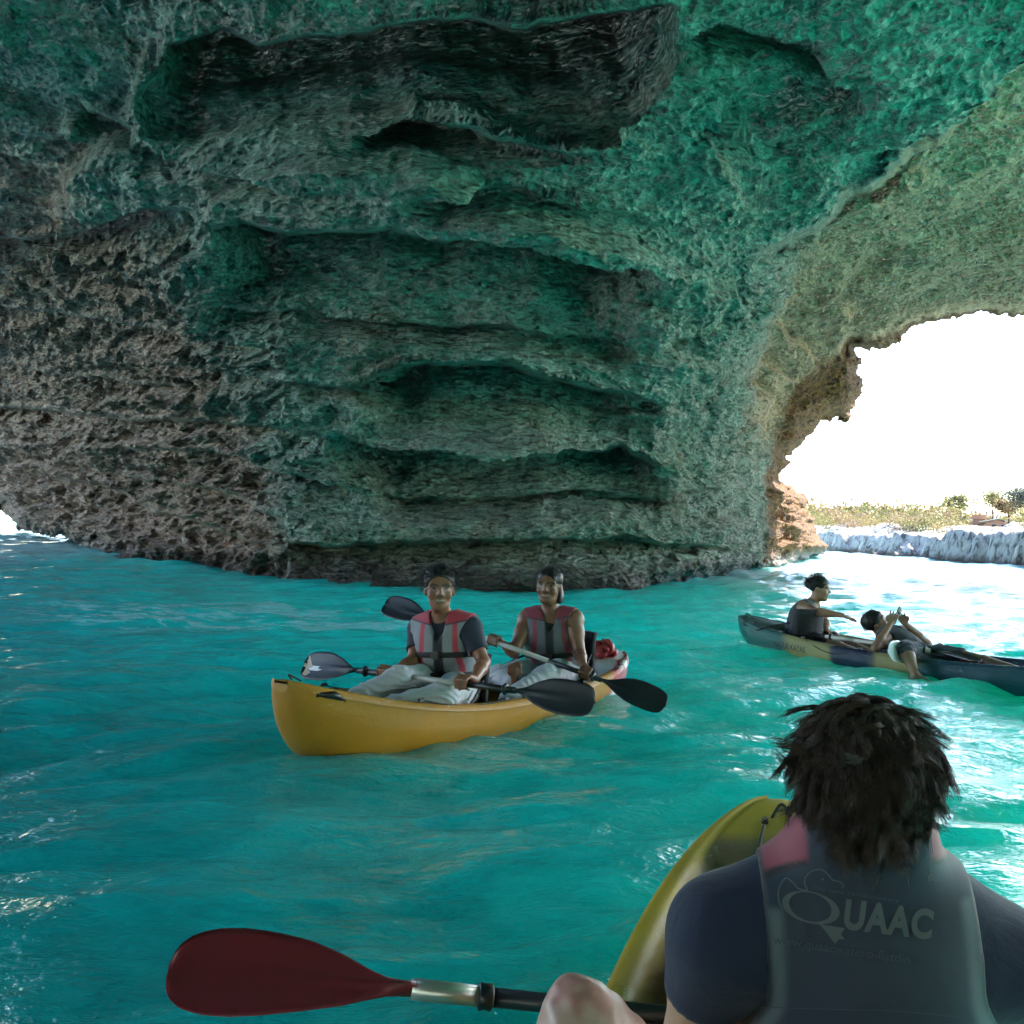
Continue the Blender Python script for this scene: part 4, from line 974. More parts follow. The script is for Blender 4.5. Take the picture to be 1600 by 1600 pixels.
def person(name, label, base, d, h=0.006, group=None):
    """d: dict of joints (world) and clothing; builds one body mesh with hair and clothing as children"""
    root = empty(name, base); tag(root, label, 'person', group); base = np.array(base, float)
    s = d.get('s', 1.0); J = {k: V3(v) for k, v in d['J'].items()}
    T = Frame(J['chest'], d['fwd'], J['neck'] - J['hip']); H = Frame(J['head'], d['look'], d.get('hup', J['head'] - J['neck']))
    hs = d.get('hs', 1.0); sw = d.get('sw', 0.165); fat = d.get('fat', 1.0)
    hip, neck, chest = J['hip'], J['neck'], J['chest']
    torso = [ell(hip, np.array((0.165, 0.115, 0.11)) * s * fat, T.R), ell(hip * 0.55 + chest * 0.45, np.array((0.140, 0.102, 0.15)) * s * fat, T.R), ell(chest, np.array((0.150, 0.105, 0.16)) * s * fat, T.R),
             cone(J['lsh'], J['rsh'], 0.056 * s, 0.056 * s), cone(neck * 0.8 + J['lsh'] * 0.2, J['lsh'], 0.052 * s, 0.054 * s), cone(neck * 0.8 + J['rsh'] * 0.2, J['rsh'], 0.052 * s, 0.054 * s)]
    neckp = [cone(neck - T.R[:, 2] * 0.02, H.w(0, -0.015, -0.06), 0.056 * s * d.get('nk', 1), 0.05 * s * d.get('nk', 1))]
    arms = []; hands = []; palms = []
    for sd in 'lr':
        if sd + 'el' in J:
            arms.append((chain([J[sd + 'sh'], J[sd + 'sh'] * 0.6 + J[sd + 'el'] * 0.4, J[sd + 'el']], np.array([0.053, 0.047, 0.036]) * s * fat), chain([J[sd + 'el'], J[sd + 'el'] * 0.65 + J[sd + 'wr'] * 0.35, J[sd + 'wr']], np.array([0.037, 0.037, 0.0245]) * s)))
            hd = d.get(sd + 'hand')
            if hd: palms += hd[0]; hands += hd[1]
    legs = []; feet = []
    for sd in 'lr':
        if sd + 'kn' in J:
            hj = T.w((-0.085 if sd == 'l' else 0.085) * s, 0.0, 0) - chest + hip
            legs.append((chain([hj, hj * 0.5 + J[sd + 'kn'] * 0.5, J[sd + 'kn']], np.array([0.088, 0.078, 0.055]) * s), chain([J[sd + 'kn'], J[sd + 'kn'] * 0.68 + J[sd + 'an'] * 0.32, J[sd + 'an']], np.array([0.053, 0.053, 0.034]) * s)))
            feet += foot_prims(J[sd + 'an'], J[sd + 'to'], d.get(sd + 'fup', (0, 0, 1)), s)
    hm, hd_, ears = head_prims(H, hs)
    allp = torso + neckp + [p for a in arms for q in a for p in q] + [p for a in legs for q in a for p in q] + feet + hm + palms + hands
    lo = np.min([prim_box(p, 0.07)[0] for p in allp], 0); hi = np.max([prim_box(p, 0.07)[1] for p in allp], 0)
    if 'zmin' in d: lo[2] = max(lo[2], d['zmin'])
    F = Field(lo, hi, h)
    F.add(torso, 0.06).add(neckp, 0.03)
    for up, fo in arms: F.add(up, 0.035).add(fo, 0.02)
    for th, sh in legs: F.add(th, 0.05).add(sh, 0.025)
    F.add(hm, 0.03).add(hd_, 0.012).add(ears, 0.008)
    F.add(feet, 0.012).add(palms, 0.010).add(hands, 0.004)
    skin = d.get('skin', SKIN_D)
    def bodycol(V):
        C = np.tile(np.array(skin, float), (len(V), 1)); return face_paint(C, V, H, skin, hs, d.get('smile', True))
    field_obj('body', F, M['skin'], root, base, bodycol, 1)
    const = lambda c: (lambda V: np.tile(np.array(c, float), (len(V), 1)))
    # shirt with sleeves
    if 'shirt' in d:
        sl = d.get('sleeve', 0.55)
        S = Field(lo, hi, h).add(torso if sl > 0.2 else torso[:3], 0.06, grow=0.010)
        for sd in 'lr':
            if sd + 'el' in J and sl > 0.2:
                a, b = J[sd + 'sh'], J[sd + 'sh'] * (1 - sl) + J[sd + 'el'] * sl
                S.add(chain([a, a * 0.5 + b * 0.5, b], np.array([0.060, 0.057, 0.058]) * s * fat), 0.03)
                dd = (J[sd + 'el'] - a); dd /= np.linalg.norm(dd)
                end = a + dd * (np.linalg.norm(b - a) + 0.012)
                S.cut([cone(end + dd * 0.058, end + dd * 0.13, 0.075, 0.075)], 0.006)
        S.cut([cone(neck + T.R[:, 2] * 0.035 + T.R[:, 1] * 0.03, neck + T.R[:, 2] * 0.16, 0.072, 0.09)], 0.01)
        zb = d.get('shirt_bottom', -0.34)
        S.keep(lambda P: -(T.l(P)[..., 2] - zb))
        field_obj('shirt', S, M['cloth'], root, base, const(d['shirt']))
    if 'pants' in d:
        Pn = Field(lo, hi, h).add([torso[0]], 0.05, grow=0.012)
        f = d.get('pant_len', 0.75)
        for th, sh in legs:
            Pn.add(th, 0.05, grow=0.014)
            if f > 0:
                a, b = sh[0][1], sh[1][2]; Pn.add([cone(a, a * (1 - f) + b * f, 0.069 * s, 0.062 * s)], 0.03)
        Pn.keep(lambda P: T.l(P)[..., 2] + 0.17 - 3 * np.clip(T.l(P)[..., 1] - 0.08, 0, 1))
        ix, q = Pn.near(0.03); fl = Pn.f.reshape(-1)                 # soft folds
        fl[ix] += (0.006 * fbm(q * [9, 9, 22], 2, 801) + 0.0035 * np.sin(q[:, 2] * 120 + 14 * perlin(q * 6, 802) + q[:, 0] * 40)).astype(np.float32)
        field_obj('trousers' if f > 0.3 else 'shorts', Pn, M['cloth'], root, base, const(d['pants']), 1)
    if 'vest' in d:
        vd = d['vest']; g = vd.get('grow', 0.036)
        Vt = Field(lo, hi, h).add(torso[1:3] , 0.06, grow=g).add(torso[3:], 0.04, grow=g * 0.55)
        if 'collar' in vd: Vt.add([cone(neck - T.R[:, 0] * 0.04 - T.R[:, 1] * 0.035 + T.R[:, 2] * 0.045, neck + T.R[:, 0] * 0.04 - T.R[:, 1] * 0.035 + T.R[:, 2] * 0.045, vd['collar'], vd['collar'])], 0.06)
        for sd, sg in (('l', -1), ('r', 1)):
            a = J[sd + 'sh']; out = a - chest; out = out - T.R[:, 2] * (out @ T.R[:, 2]); out /= np.linalg.norm(out)
            Vt.cut([cone(a + out * vd.get('arm_in', -0.005) - T.R[:, 2] * 0.015, a + out * 0.12 - T.R[:, 2] * 0.02, 0.080 * s, 0.11 * s), cone(a + out * 0.045 - T.R[:, 2] * 0.10, a + out * 0.13 - T.R[:, 2] * 0.15, 0.062 * s, 0.09 * s)], 0.02, 0.1)
        fy = 1 if vd.get('vfront', True) else 0
        Vt.cut([cone(neck + T.R[:, 2] * vd.get('neck_up', 0.0) + T.R[:, 1] * 0.01, neck + T.R[:, 2] * 0.14, vd.get('neck_r', 0.068) * s, 0.10 * s)], 0.015, 0.1)
        if fy: Vt.cut([cone(neck + T.R[:, 1] * 0.06, chest + T.R[:, 1] * 0.17 + T.R[:, 2] * 0.02, 0.055 * s, 0.012)], 0.015, 0.1)
        if 'half' in vd: Vt.keep(lambda P: np.abs(T.l(P)[..., 0]) - vd['half'](T.l(P)[..., 2]))
        zb = vd.get('bottom', -0.27); Vt.keep(lambda P: -(T.l(P)[..., 2] - zb))
        Vt.f = np.maximum(Vt.f, -(F.f + 0.004))                     # hollow: worn over the body
        v = field_obj('life_vest', Vt, M['neo'], root, base, vest_cols(T, *vd['cols']) if vd.get('fn') is None else vd['fn'](T), 2)
        for zc in vd.get('straps', ()):
            St = Vt.copy(); St.f = Vt.f - 0.006; St.keep(lambda P: np.abs(T.l(P)[..., 2] - zc) - 0.016); st = field_obj('strap', St, M['strap'], v, base, None, 1)
            b = T.w(0.0, 0, zc)
            box('buckle', (0.05, 0.02, 0.04), tuple(T.w(0.012, 0.105 * s * fat + g + 0.012, zc) - base), M['black'], st, 0.006, Matrix(T.R).to_euler())
        d['_vest'] = v
    hr = d.get('hair')
    if hr:
        Hc = Field(H.o - 0.2, H.o + 0.2, 0.006)
        Hc.add([ell(H.w(0, -0.018 * hs, 0.042 * hs), np.array(hr.get('r', (0.086, 0.103, 0.086))) * hs, H.R)] + [ell(H.w(*c_), r_, H.R) for c_, r_ in hr.get('extra', [])], 0.03)
        Hc.cut([ell(H.w(0, 0.085 * hs, hr.get('fz', -0.035) * hs), np.array((0.066, 0.07, 0.085)) * hs, H.R)], 0.012)
        Hc.keep(lambda P: -(H.l(P)[..., 2] / hs - hr.get('cut', -0.075) - hr.get('slope', 1.1) * np.clip(H.l(P)[..., 1] / hs + 0.02, 0, 1)))
        q = Hc.pts(tuple(slice(0, int(x)) for x in Hc.n)); lq = H.l(q.reshape(-1, 3)); Hc.f += (0.004 * ridged(lq * [24, 9, 9], 2, 901) - 0.003).reshape(Hc.f.shape).astype(np.float32)
        ho = field_obj('hair', Hc, M['hair'], root, base, const(hr['col']), 1)
        if hr.get('n', 0):
            st = strands('hair_strands', H, hr['n'], hr['len'], M['hair'], ho, base, hr['col'], np.random.default_rng(hr.get('seed', 3)), hr['region'], s=hs, **hr.get('kw', {}))
            st['kind'] = 'stuff'
    return root, T, H, F
# placing things
from mathutils.bvhtree import BVHTree
def proj(P):
    v = np.array([P[0], P[1], P[2] - CAM_H]); d = v @ _f; return 800 + 1600 * (v @ _R) / d, 800 - 1600 * (v @ _U) / d
def on_line(a, b, px):
    lo, hi = 0.0, 1.0
    for _ in range(40):
        m = (lo + hi) / 2
        if proj(Vector(a).lerp(Vector(b), m))[0] < px: lo = m
        else: hi = m
    return Vector(a).lerp(Vector(b), lo)
def flat_text(txt, size=1.0, offset=0.0, spacing=1.0):
    cu = bpy.data.curves.new('lettering', 'FONT'); cu.body = txt; cu.size = size; cu.offset = offset; cu.space_character = spacing; cu.resolution_u = 4
    o = bpy.data.objects.new('lettering', cu); scene.collection.objects.link(o); bpy.context.view_layer.update()
    me = bpy.data.meshes.new_from_object(o.evaluated_get(bpy.context.evaluated_depsgraph_get())); bpy.data.objects.remove(o); bpy.data.curves.remove(cu); return me
def print_on(name, me, mat, target, to_local, ray_o, ray_d, parent, step, lift=0.002, eye=None):
    """lay a flat shape (x, y of me) on the surface of target; to_local maps (x, y) to a 3D point, then a ray drops it on"""
    bm = bmesh.new(); bm.from_mesh(me); bmesh.ops.triangulate(bm, faces=bm.faces)
    xs = [v.co.x for v in bm.verts]; ys = [v.co.y for v in bm.verts]
    for ax, lo, hi in ((0, min(xs), max(xs)), (1, min(ys), max(ys))):
        k = lo + step
        while k < hi:
            bmesh.ops.bisect_plane(bm, geom=bm.verts[:] + bm.edges[:] + bm.faces[:], plane_co=(k, 0, 0) if ax == 0 else (0, k, 0), plane_no=(1, 0, 0) if ax == 0 else (0, 1, 0)); k += step
    tb = bmesh.new(); tb.from_mesh(target.data); bvh = BVHTree.FromBMesh(tb); bad = []
    for v in bm.verts:
        p = Vector(to_local(v.co.x, v.co.y)); rdir = ray_d if eye is None else (p - eye).normalized(); hit = bvh.ray_cast(p + ray_o, rdir)
        if hit[0] is None: bad.append(v)
        else: v.co = hit[0] - rdir * lift
    bmesh.ops.delete(bm, geom=bad, context='VERTS'); tb.free()
    out = bpy.data.meshes.new(name); bm.to_mesh(out); bm.free(); out.materials.append(mat)
    return link(bpy.data.objects.new(name, out), parent)
def ribbon(pts, w):
    """flat stroke of width w (scalar or list) through 2D points"""
    bm = bmesh.new(); ww = w if hasattr(w, '__len__') else [w] * len(pts); pv = None
    for k, (x, y) in enumerate(pts):
        x0, y0 = pts[max(k - 1, 0)]; x1, y1 = pts[min(k + 1, len(pts) - 1)]; l = math.hypot(x1 - x0, y1 - y0) or 1; nx, ny = -(y1 - y0) / l, (x1 - x0) / l
        a = bm.verts.new((x + nx * ww[k] / 2, y + ny * ww[k] / 2, 0)); b = bm.verts.new((x - nx * ww[k] / 2, y - ny * ww[k] / 2, 0))
        if pv: bm.faces.new((pv[0], a, b, pv[1]))
        pv = (a, b)
    me = bpy.data.meshes.new('stroke'); bm.to_mesh(me); bm.free(); return me
def polygon(pts):
    me = bpy.data.meshes.new('shape'); me.from_pydata([(x, y, 0) for x, y in pts], [], [tuple(range(len(pts)))]); me.update(); return me
def curve2(pts, n=8): return [(p.x, p.y) for p in catmull([(x, y, 0) for x, y in pts], n)]

KA = Kayak('kayak', (-1.07, 4.86), (-0.55, -0.83), 3.4, 'yellow tandem kayak with red and white stern carrying two women', 'kayaks', bow_h=0.41, mid_h=0.175, stern_h=0.26, color=col_a)
KB = Kayak('kayak', (2.41, 10.6), (-0.56, 0.83), 4.0, 'teal, sand and navy kayak lettered on its side near the cave mouth', 'kayaks', beam=0.34, bow_h=0.31, mid_h=0.17, stern_h=0.3, color=col_b)
KC = Kayak('kayak', (0.87, 3.22), (0.237, 0.971), 3.9, 'yellow kayak bow in the foreground beyond the man in the vest', 'kayaks', beam=0.34, bow_h=0.35, mid_h=0.22, stern_h=0.3, color=col_c)
KA.handle(0.94, 0.9); KA.toggle(0.97); KA.line(0.62, 0.22, 0.97, 0.02); KA.line(0.62, 0.22, -0.97, 0.02); KA.line(-0.3, -0.7, 0.97, 0.03); KA.seat(0.16); KA.seat(-0.62)
KB.handle(0.93, 0.9); KB.toggle(0.97); KB.line(0.45, 0.12, 0.98, 0.09); KB.line(0.82, 0.6, 0.97, 0.0); KB.seat(0.55)
KC.handle(0.93, -0.9); KC.toggle(0.93); KC.line(0.88, 0.6, 0.25, 0.0); KC.line(0.88, 0.6, -0.25, 0.0); KC.seat(0.0)
def bundle():
    """wet red bag lashed on the stern"""
    c = KA.mat @ KA.P(-0.83, 0.0, 0.05); root = empty('dry_bag', c); tag(root, 'crumpled wet red bag lashed on the stern of the yellow kayak', 'bag')
    F = Field(np.array(c) - 0.3, np.array(c) + 0.3, 0.01); F.add([ell(c, (0.14, 0.13, 0.055)), ell(c + Vector((0.06, 0.02, 0.02)), (0.06, 0.06, 0.045)), ell(c + Vector((-0.07, -0.03, 0.02)), (0.06, 0.07, 0.045))], 0.03)
    q = F.pts(tuple(slice(0, int(x)) for x in F.n)); F.f += (0.03 * ridged(q.reshape(-1, 3) * 13, 3, 77) - 0.02).reshape(F.f.shape).astype(np.float32)
    b = field_obj('cloth', F, M['redpad'], root, np.array(c), None, 1)
    for dx in (-0.07, 0.05): tube('lashing', catmull([(dx - 0.1, -0.16, -0.06), (dx - 0.03, -0.08, 0.055), (dx, 0.05, 0.07), (dx + 0.05, 0.17, -0.06)], 6), 0.006, M['cord'], root, 6)
bundle()
txt = flat_text('NATUR KAYAK', 0.085, 0.001, 1.0)
M['ink'] = flat_mat('dark_print', (0.012, 0.014, 0.02), 0.5)
print_on('lettering', txt, M['ink'], KB.hull, lambda x, y: (1.29 - x * 0.72, 0, 0.10 + y - 0.03 * x), Vector((0, 1, 0)), Vector((0, -1, 0)), KB.hull, 0.03)

# paddles
M['tan'] = flat_mat('worn_sticker', (0.5, 0.38, 0.26), 0.5); M['whites'] = flat_mat('white_sticker', (0.75, 0.75, 0.78), 0.4)
P1 = (at(468, 1036, 5.95), at(926, 1094, 4.92)); P2 = (at(597, 940, 7.3), at(1040, 1098, 6.22))
pa, px_, py_, pz_ = paddle('paddle', *P1, 'dark bladed paddle with pale centre shaft held by the smiling woman in front', 'paddles', M['blade'], (M['black'], M['whiteshaft']), twist=(1.05, 1.15), decal=-1)
paddle('paddle', *P2, 'dark bladed paddle held by the woman at the stern of the yellow kayak', 'paddles', M['blade'], (M['black'], M['whiteshaft']), twist=(1.0, 0.9))
_r3 = at(256, 1506, 1.76); _d3 = (at(1000, 1582, 1.88) - _r3).normalized(); P3 = (_r3, _r3 + _d3 * 2.2)
paddle('paddle', *P3, 'red bladed paddle with silver and black shaft lying across the foreground kayak', 'paddles', M['redblade'], (M['alu'], M['black']), twist=(0.62, 0.3), blade_len=0.43, blade_w=0.165, shaft_r=0.0165, ring=False, asym=0.12, split=0.80, oval=True)
paddle('paddle', at(1396, 1018, 8.3), at(1486, 1008, 10.2), 'white bladed paddle laid across the reclining man in the lettered kayak', 'paddles', M['whiteblade'], (M['whiteshaft'], M['whiteshaft']), twist=(1.35, 0.5))
paddle('paddle', KB.W(0.62, 0.45, 0.0), KB.W(-0.38, 0.62, 0.04), 'pale shafted paddle lying along the deck below the reaching woman', 'paddles', M['blade'], (M['whiteshaft'], M['whiteshaft']), twist=(0.1, 0.1))

up = Vector((0, 0, 1)); dA = Vector((-0.55, -0.83, 0)).normalized()
GREY = (0.22, 0.22, 0.245); RED = (0.42, 0.035, 0.06); DK = (0.010, 0.012, 0.018); NAVY = (0.010, 0.014, 0.032)
sh1 = (P1[1] - P1[0]).normalized(); hr1 = on_line(*P1, 601); hl1 = on_line(*P1, 724)
wr1r = hr1 + Vector((0.045, 0.075, 0.005)); wr1l = hl1 + Vector((0.055, 0.075, 0.012))
back_hair = lambda d: (d[:, 1] < 0.45) & (d[:, 2] > -0.55)
person('person', 'smiling woman in grey and red life vest and white trousers paddling in front', KA.W(0.28, 0, -0.1), dict(
    J=dict(head=at(687, 921, 5.78), neck=at(692, 967, 5.85), chest=at(695, 1006, 5.86), hip=at(703, 1074, 5.95), rsh=at(657, 984, 5.94), lsh=at(733, 982, 5.78),
           rel=at(645, 1034, 5.78), rwr=wr1r, lel=at(756, 1036, 5.68), lwr=wr1l, rkn=at(624, 1060, 5.52), ran=KA.W(0.66, -0.3, -0.06), rto=KA.W(0.76, -0.3, 0.02), lkn=at(694, 1084, 5.42), lan=KA.W(0.62, 0.3, -0.06), lto=KA.W(0.72, 0.3, 0.02)),
    fwd=(-0.22, -0.97, 0.05), look=(0.10, -0.99, 0.02), hup=(-0.02, 0.05, 1), rhand=grip_hand(wr1r, hr1, sh1, up), lhand=grip_hand(wr1l, hl1, sh1, up), s=0.98, hs=1.04,
    rfup=(-0.3, -0.5, 0.8), lfup=(-0.3, -0.5, 0.8), shirt=NAVY, sleeve=0.62, pants=(0.46, 0.45, 0.48), pant_len=0.9,
    vest=dict(cols=(GREY, RED, DK), straps=(-0.055, -0.17), bottom=-0.25, grow=0.046), hair=dict(col=(0.014, 0.010, 0.009), n=700, len=0.05, region=lambda d: (d[:, 2] > -0.3) & (d[:, 1] < 0.75), seed=2, fz=-0.012,
    kw=dict(down=0.1, curl=0.014, back=0.7, lift=0.35, r=0.0011), r=(0.084, 0.101, 0.084), slope=1.6, extra=[((0, -0.10, 0.0), (0.075, 0.05, 0.06)), ((0.03, -0.02, 0.10), (0.045, 0.05, 0.03))])), h=0.0055, group='kayakers')
sh2 = (P2[1] - P2[0]).normalized(); hr2 = on_line(*P2, 771); hl2 = on_line(*P2, 915)
wr2r = hr2 + Vector((0.06, 0.07, -0.02)); wr2l = hl2 + Vector((-0.01, 0.09, 0.05))
person('person', 'woman in sleeveless top and life vest seated at the stern of the yellow kayak', KA.W(-0.45, 0, -0.1), dict(
    J=dict(head=at(858, 916, 6.93), neck=at(861, 958, 7.0), chest=at(861, 993, 7.02), hip=at(868, 1052, 7.1), rsh=at(825, 968, 7.04), lsh=at(896, 968, 6.95),
           rel=at(803, 1019, 6.9), rwr=wr2r, lel=at(906, 1022, 6.86), lwr=wr2l, rkn=at(778, 1056, 6.78), ran=at(806, 1074, 6.5), rto=at(806, 1040, 6.5), lkn=at(853, 1056, 6.5), lan=KA.W(0.02, 0.3, -0.1), lto=KA.W(0.1, 0.3, -0.05)),
    fwd=(-0.12, -0.99, 0.03), look=(-0.28, -0.95, 0.0), hup=(0.05, 0.05, 1), rhand=grip_hand(wr2r, hr2, sh2, up), lhand=grip_hand(wr2l, hl2, sh2, up), s=1.0, hs=1.05, fat=1.1, rfup=(0.1, 0.99, 0.1), lfup=(-0.3, -0.4, 0.85),
    shirt=DK, sleeve=0.12, pants=(0.42, 0.41, 0.44), pant_len=0.8, skin=(0.20, 0.082, 0.046),
    vest=dict(cols=((0.11, 0.11, 0.13), (0.22, 0.022, 0.04), DK), straps=(-0.13,), bottom=-0.25), hair=dict(col=(0.012, 0.009, 0.008), n=260, len=0.07, region=lambda d: (d[:, 2] > -0.4) & (d[:, 1] < 0.6), seed=4, fz=-0.014,
    kw=dict(down=0.6, curl=0.012, back=0.5, lift=0.3, r=0.0009), r=(0.083, 0.100, 0.083), slope=1.5, cut=-0.11, extra=[((0.0, -0.085, -0.05), (0.082, 0.05, 0.09)), ((-0.06, -0.05, -0.08), (0.03, 0.035, 0.06))])), h=0.0055, group='kayakers')

# foreground man, seen from behind
def MAN_HALF(z): return 0.150 + 0.055 * smooth(0.02, -0.13, z) + 0.30 * np.clip(-z - 0.09, 0, 0.3)
def manvest(T):
    def fn(V):
        q = T.l(V); x, y, z = q.T; C = np.tile(np.array((0.022, 0.034, 0.060)), (len(V), 1)).astype(float)
        hw = MAN_HALF(z)
        C = blend(C, (0.26, 0.05, 0.075), edge(z - 0.196 + 0.45 * (np.abs(x) - 0.1)) * edge(np.abs(x) - 0.084))
        C = blend(C, (0.01, 0.01, 0.012), edge(0.004 - np.abs(z - 0.196 + 0.45 * (np.abs(x) - 0.1)), 0.003) * edge(np.abs(x) - 0.084))
        C = blend(C, (0.10, 0.125, 0.15), edge(0.010 - np.abs(hw - np.abs(x) - 0.016), 0.006) * edge(0.14 - z))
        C = blend(C, (0.010, 0.011, 0.014), edge(np.abs(x) - hw + 0.006, 0.003))
        return C
    return fn
Jm = dict(head=at(1348, 1222, 1.50), neck=at(1345, 1335, 1.52), chest=at(1347, 1512, 1.55), hip=at(1352, 1815, 1.62), lsh=at(1132, 1458, 1.53), rsh=at(1556, 1500, 1.53),
          lel=at(1068, 1650, 1.62), rel=at(1655, 1690, 1.62))
hlm = on_line(*P3, 1130); hrm = on_line(*P3, 1480); Jm['lwr'] = hlm + Vector((-0.03, -0.085, 0.0)); Jm['rwr'] = hrm + Vector((0.02, -0.085, 0.0))
Jm.update(lkn=KC.W(0.42, 0.3, 0.05), lan=KC.W(0.66, 0.3, -0.08), lto=KC.W(0.74, 0.3, 0.0), rkn=KC.W(0.42, -0.3, 0.05), ran=KC.W(0.66, -0.3, -0.08), rto=KC.W(0.74, -0.3, 0.0))
dm = dict(J=Jm, fwd=(0.15, 0.985, 0.06), look=(0.22, 0.97, -0.02), hup=(0.02, 0.0, 1), s=1.12, hs=0.92, nk=1.10, shirt=(0.008, 0.012, 0.042), sleeve=0.42, pants=(0.02, 0.025, 0.05), pant_len=0.0, skin=SKIN_L,
          lhand=grip_hand(Jm['lwr'], hlm, _d3, up), rhand=grip_hand(Jm['rwr'], hrm, _d3, up),
          vest=dict(fn=manvest, cols=None, grow=0.034, bottom=-0.33, arm_in=0.05, neck_up=0.145, neck_r=0.05, half=MAN_HALF, collar=0.058), smile=False,
          hair=dict(col=(0.062, 0.037, 0.024), n=30000, len=0.098, seed=8, fz=-0.03, cut=-0.075, slope=0.6, r=(0.083, 0.101, 0.086), region=lambda d: (d[:, 2] > -0.86) & (d[:, 1] < 0.55), extra=[((0, -0.045, -0.025), (0.068, 0.054, 0.06))],
                    kw=dict(down=0.8, curl=0.012, lift=0.06, r=0.0007, seg=12, back=0.15, messy=0.35, fly=0.02, locks=700, gather=0.25, ell_r=(0.086, 0.104, 0.096))))
rm, Tm, Hm, Fm = person('person', 'man seen from behind in dark vest with printed duck logo, windblown brown hair', KC.W(0.08, 0, -0.1), dm, h=0.006, group='kayakers')
vest = dm['_vest']; bm_ = np.array(KC.W(0.08, 0, -0.1))
S_ = 1.40 / 1600
def v_local(x, y): return at(x, y, 1.0) - Vector(bm_)
M['print'] = flat_mat('faded_vest_print', (0.10, 0.115, 0.125), 0.8, 300, 0.2); M['print2'] = flat_mat('fainter_vest_print', (0.062, 0.08, 0.11), 0.8, 300, 0.2)
rd = Vector(Tm.R[:, 1]); z0 = Vector((0, 0, 0))
def vp(name, me, mat): return print_on(name, me, mat, vest, v_local, z0, rd, vest, 7.0, 0.0022, Vector((0, 0, CAM_H)) - Vector(bm_))
def place(me, x, y, rot, sx=1.0):
    c, s = math.cos(rot), math.sin(rot)
    for v in me.vertices:
        a, b = v.co.x * sx, -v.co.y; v.co = (x + a * c - b * s, y + a * s + b * c, 0)
    return me
SL = math.radians(7.0)
out = []; inn = []
for k in range(49):
    a = 2 * math.pi * k / 48
    ox, oy = 1267 + 45 * math.cos(a + 0.25), 1418 + 25 * math.sin(a + 0.25) + 8 * math.cos(a + 0.25); ix, iy = 1266 + 33 * math.cos(a + 0.25), 1417 + 22.5 * math.sin(a + 0.25) + 6 * math.cos(a + 0.25)
    out.append((ox, oy)); inn.append((ix, iy))
qm = bpy.data.meshes.new('q'); qm.from_pydata([(x, y, 0) for x, y in out + inn], [], [(k, k + 1, 49 + k + 1, 49 + k) for k in range(48)]); qm.update()
vp('letter', qm, M['print'])
vp('letter', polygon([(1279, 1443), (1291, 1446), (1320, 1450), (1318, 1454), (1314, 1459), (1320, 1468), (1311, 1467), (1305, 1475), (1300, 1469), (1291, 1456)]), M['print'])
vp('lettering', place(flat_text('UAAC', 62, 2.6, 1.1), 1316, 1449, SL, 0.78), M['print'])
vp('lettering', place(flat_text('www.quaacwatero-flatdin', 20, 0.1, 1.0), 1207, 1474, math.radians(8.5), 1.05), M['print2'])
vp('lettering', place(flat_text('The new revolutionary', 10, 0.0, 1.0), 1267, 1390, math.radians(8.5), 1.5), M['print2'])
vp('duck_outline', ribbon(curve2([(1262, 1392), (1257, 1378), (1262, 1366), (1273, 1359), (1286, 1360), (1295, 1368), (1301, 1375), (1312, 1378), (1318, 1384), (1316, 1388)], 6), 2.0), M['print'])
vp('duck_outline', ribbon(curve2([(1222, 1420), (1216, 1404), (1218, 1386), (1228, 1372), (1240, 1380), (1247, 1388), (1262, 1392)], 6), 2.2), M['print'])
vp('duck_outline', polygon([(1285 + 2 * math.cos(a * 0.785), 1374 + 2 * math.sin(a * 0.785)) for a in range(8)]), M['print'])

vp('seam', ribbon(curve2([(1098, 1556), (1120, 1562), (1150, 1570), (1190, 1574)], 6), 1.6), M['print'])
vp('seam', ribbon(curve2([(1500, 1590), (1460, 1585), (1400, 1580), (1300, 1577), (1190, 1574)], 6), 1.4), M['print2'])

# people in the lettered kayak
JB = dict(head=at(1281, 920, 10.1), neck=at(1268, 945, 10.15), chest=at(1255, 965, 10.15), hip=at(1243, 1008, 10.2), rsh=at(1256, 950, 9.99), lsh=at(1270, 948, 10.28), rel=at(1280, 957, 9.78), rwr=at(1315, 961, 9.66),
          lel=at(1291, 973, 10.12), lwr=at(1291, 985, 9.98), rkn=at(1290, 1004, 9.72), ran=KB.W(0.22, 0.1, -0.1), rto=KB.W(0.15, 0.1, -0.05), lkn=at(1302, 997, 9.95), lan=KB.W(0.22, -0.3, -0.1), lto=KB.W(0.15, -0.3, -0.05))
person('person', 'woman with wind-blown tied hair reaching out her arm in the lettered kayak', KB.W(0.68, 0, -0.1), dict(J=JB, fwd=(0.62, -0.7, -0.25), look=(0.86, -0.5, -0.08), hup=(0.1, 0, 1), s=0.97, hs=1.02, shirt=DK, sleeve=0.1, pants=(0.03, 0.03, 0.04), pant_len=0.0, skin=(0.30, 0.16, 0.10),
    rhand=open_hand(JB['rwr'], at(1338, 970, 9.58), (0.2, -0.2, 1), 1.0, 0.08, 1.4), lhand=open_hand(JB['lwr'], at(1303, 991, 9.9), (0, 0, 1), 1.0, 0.3),
    vest=dict(cols=((0.035, 0.04, 0.05), (0.05, 0.05, 0.06), DK), bottom=-0.26, grow=0.03), smile=False, hair=dict(col=(0.014, 0.010, 0.009), n=420, len=0.06, seed=6, fz=-0.03, extra=[((0, -0.115, 0.03), (0.04, 0.04, 0.04))],
    region=lambda d: (d[:, 1] < 0.3) & (d[:, 2] > -0.2), kw=dict(down=-0.1, curl=0.02, lift=0.5, back=0.8, r=0.0013))), h=0.0075, group='kayakers')
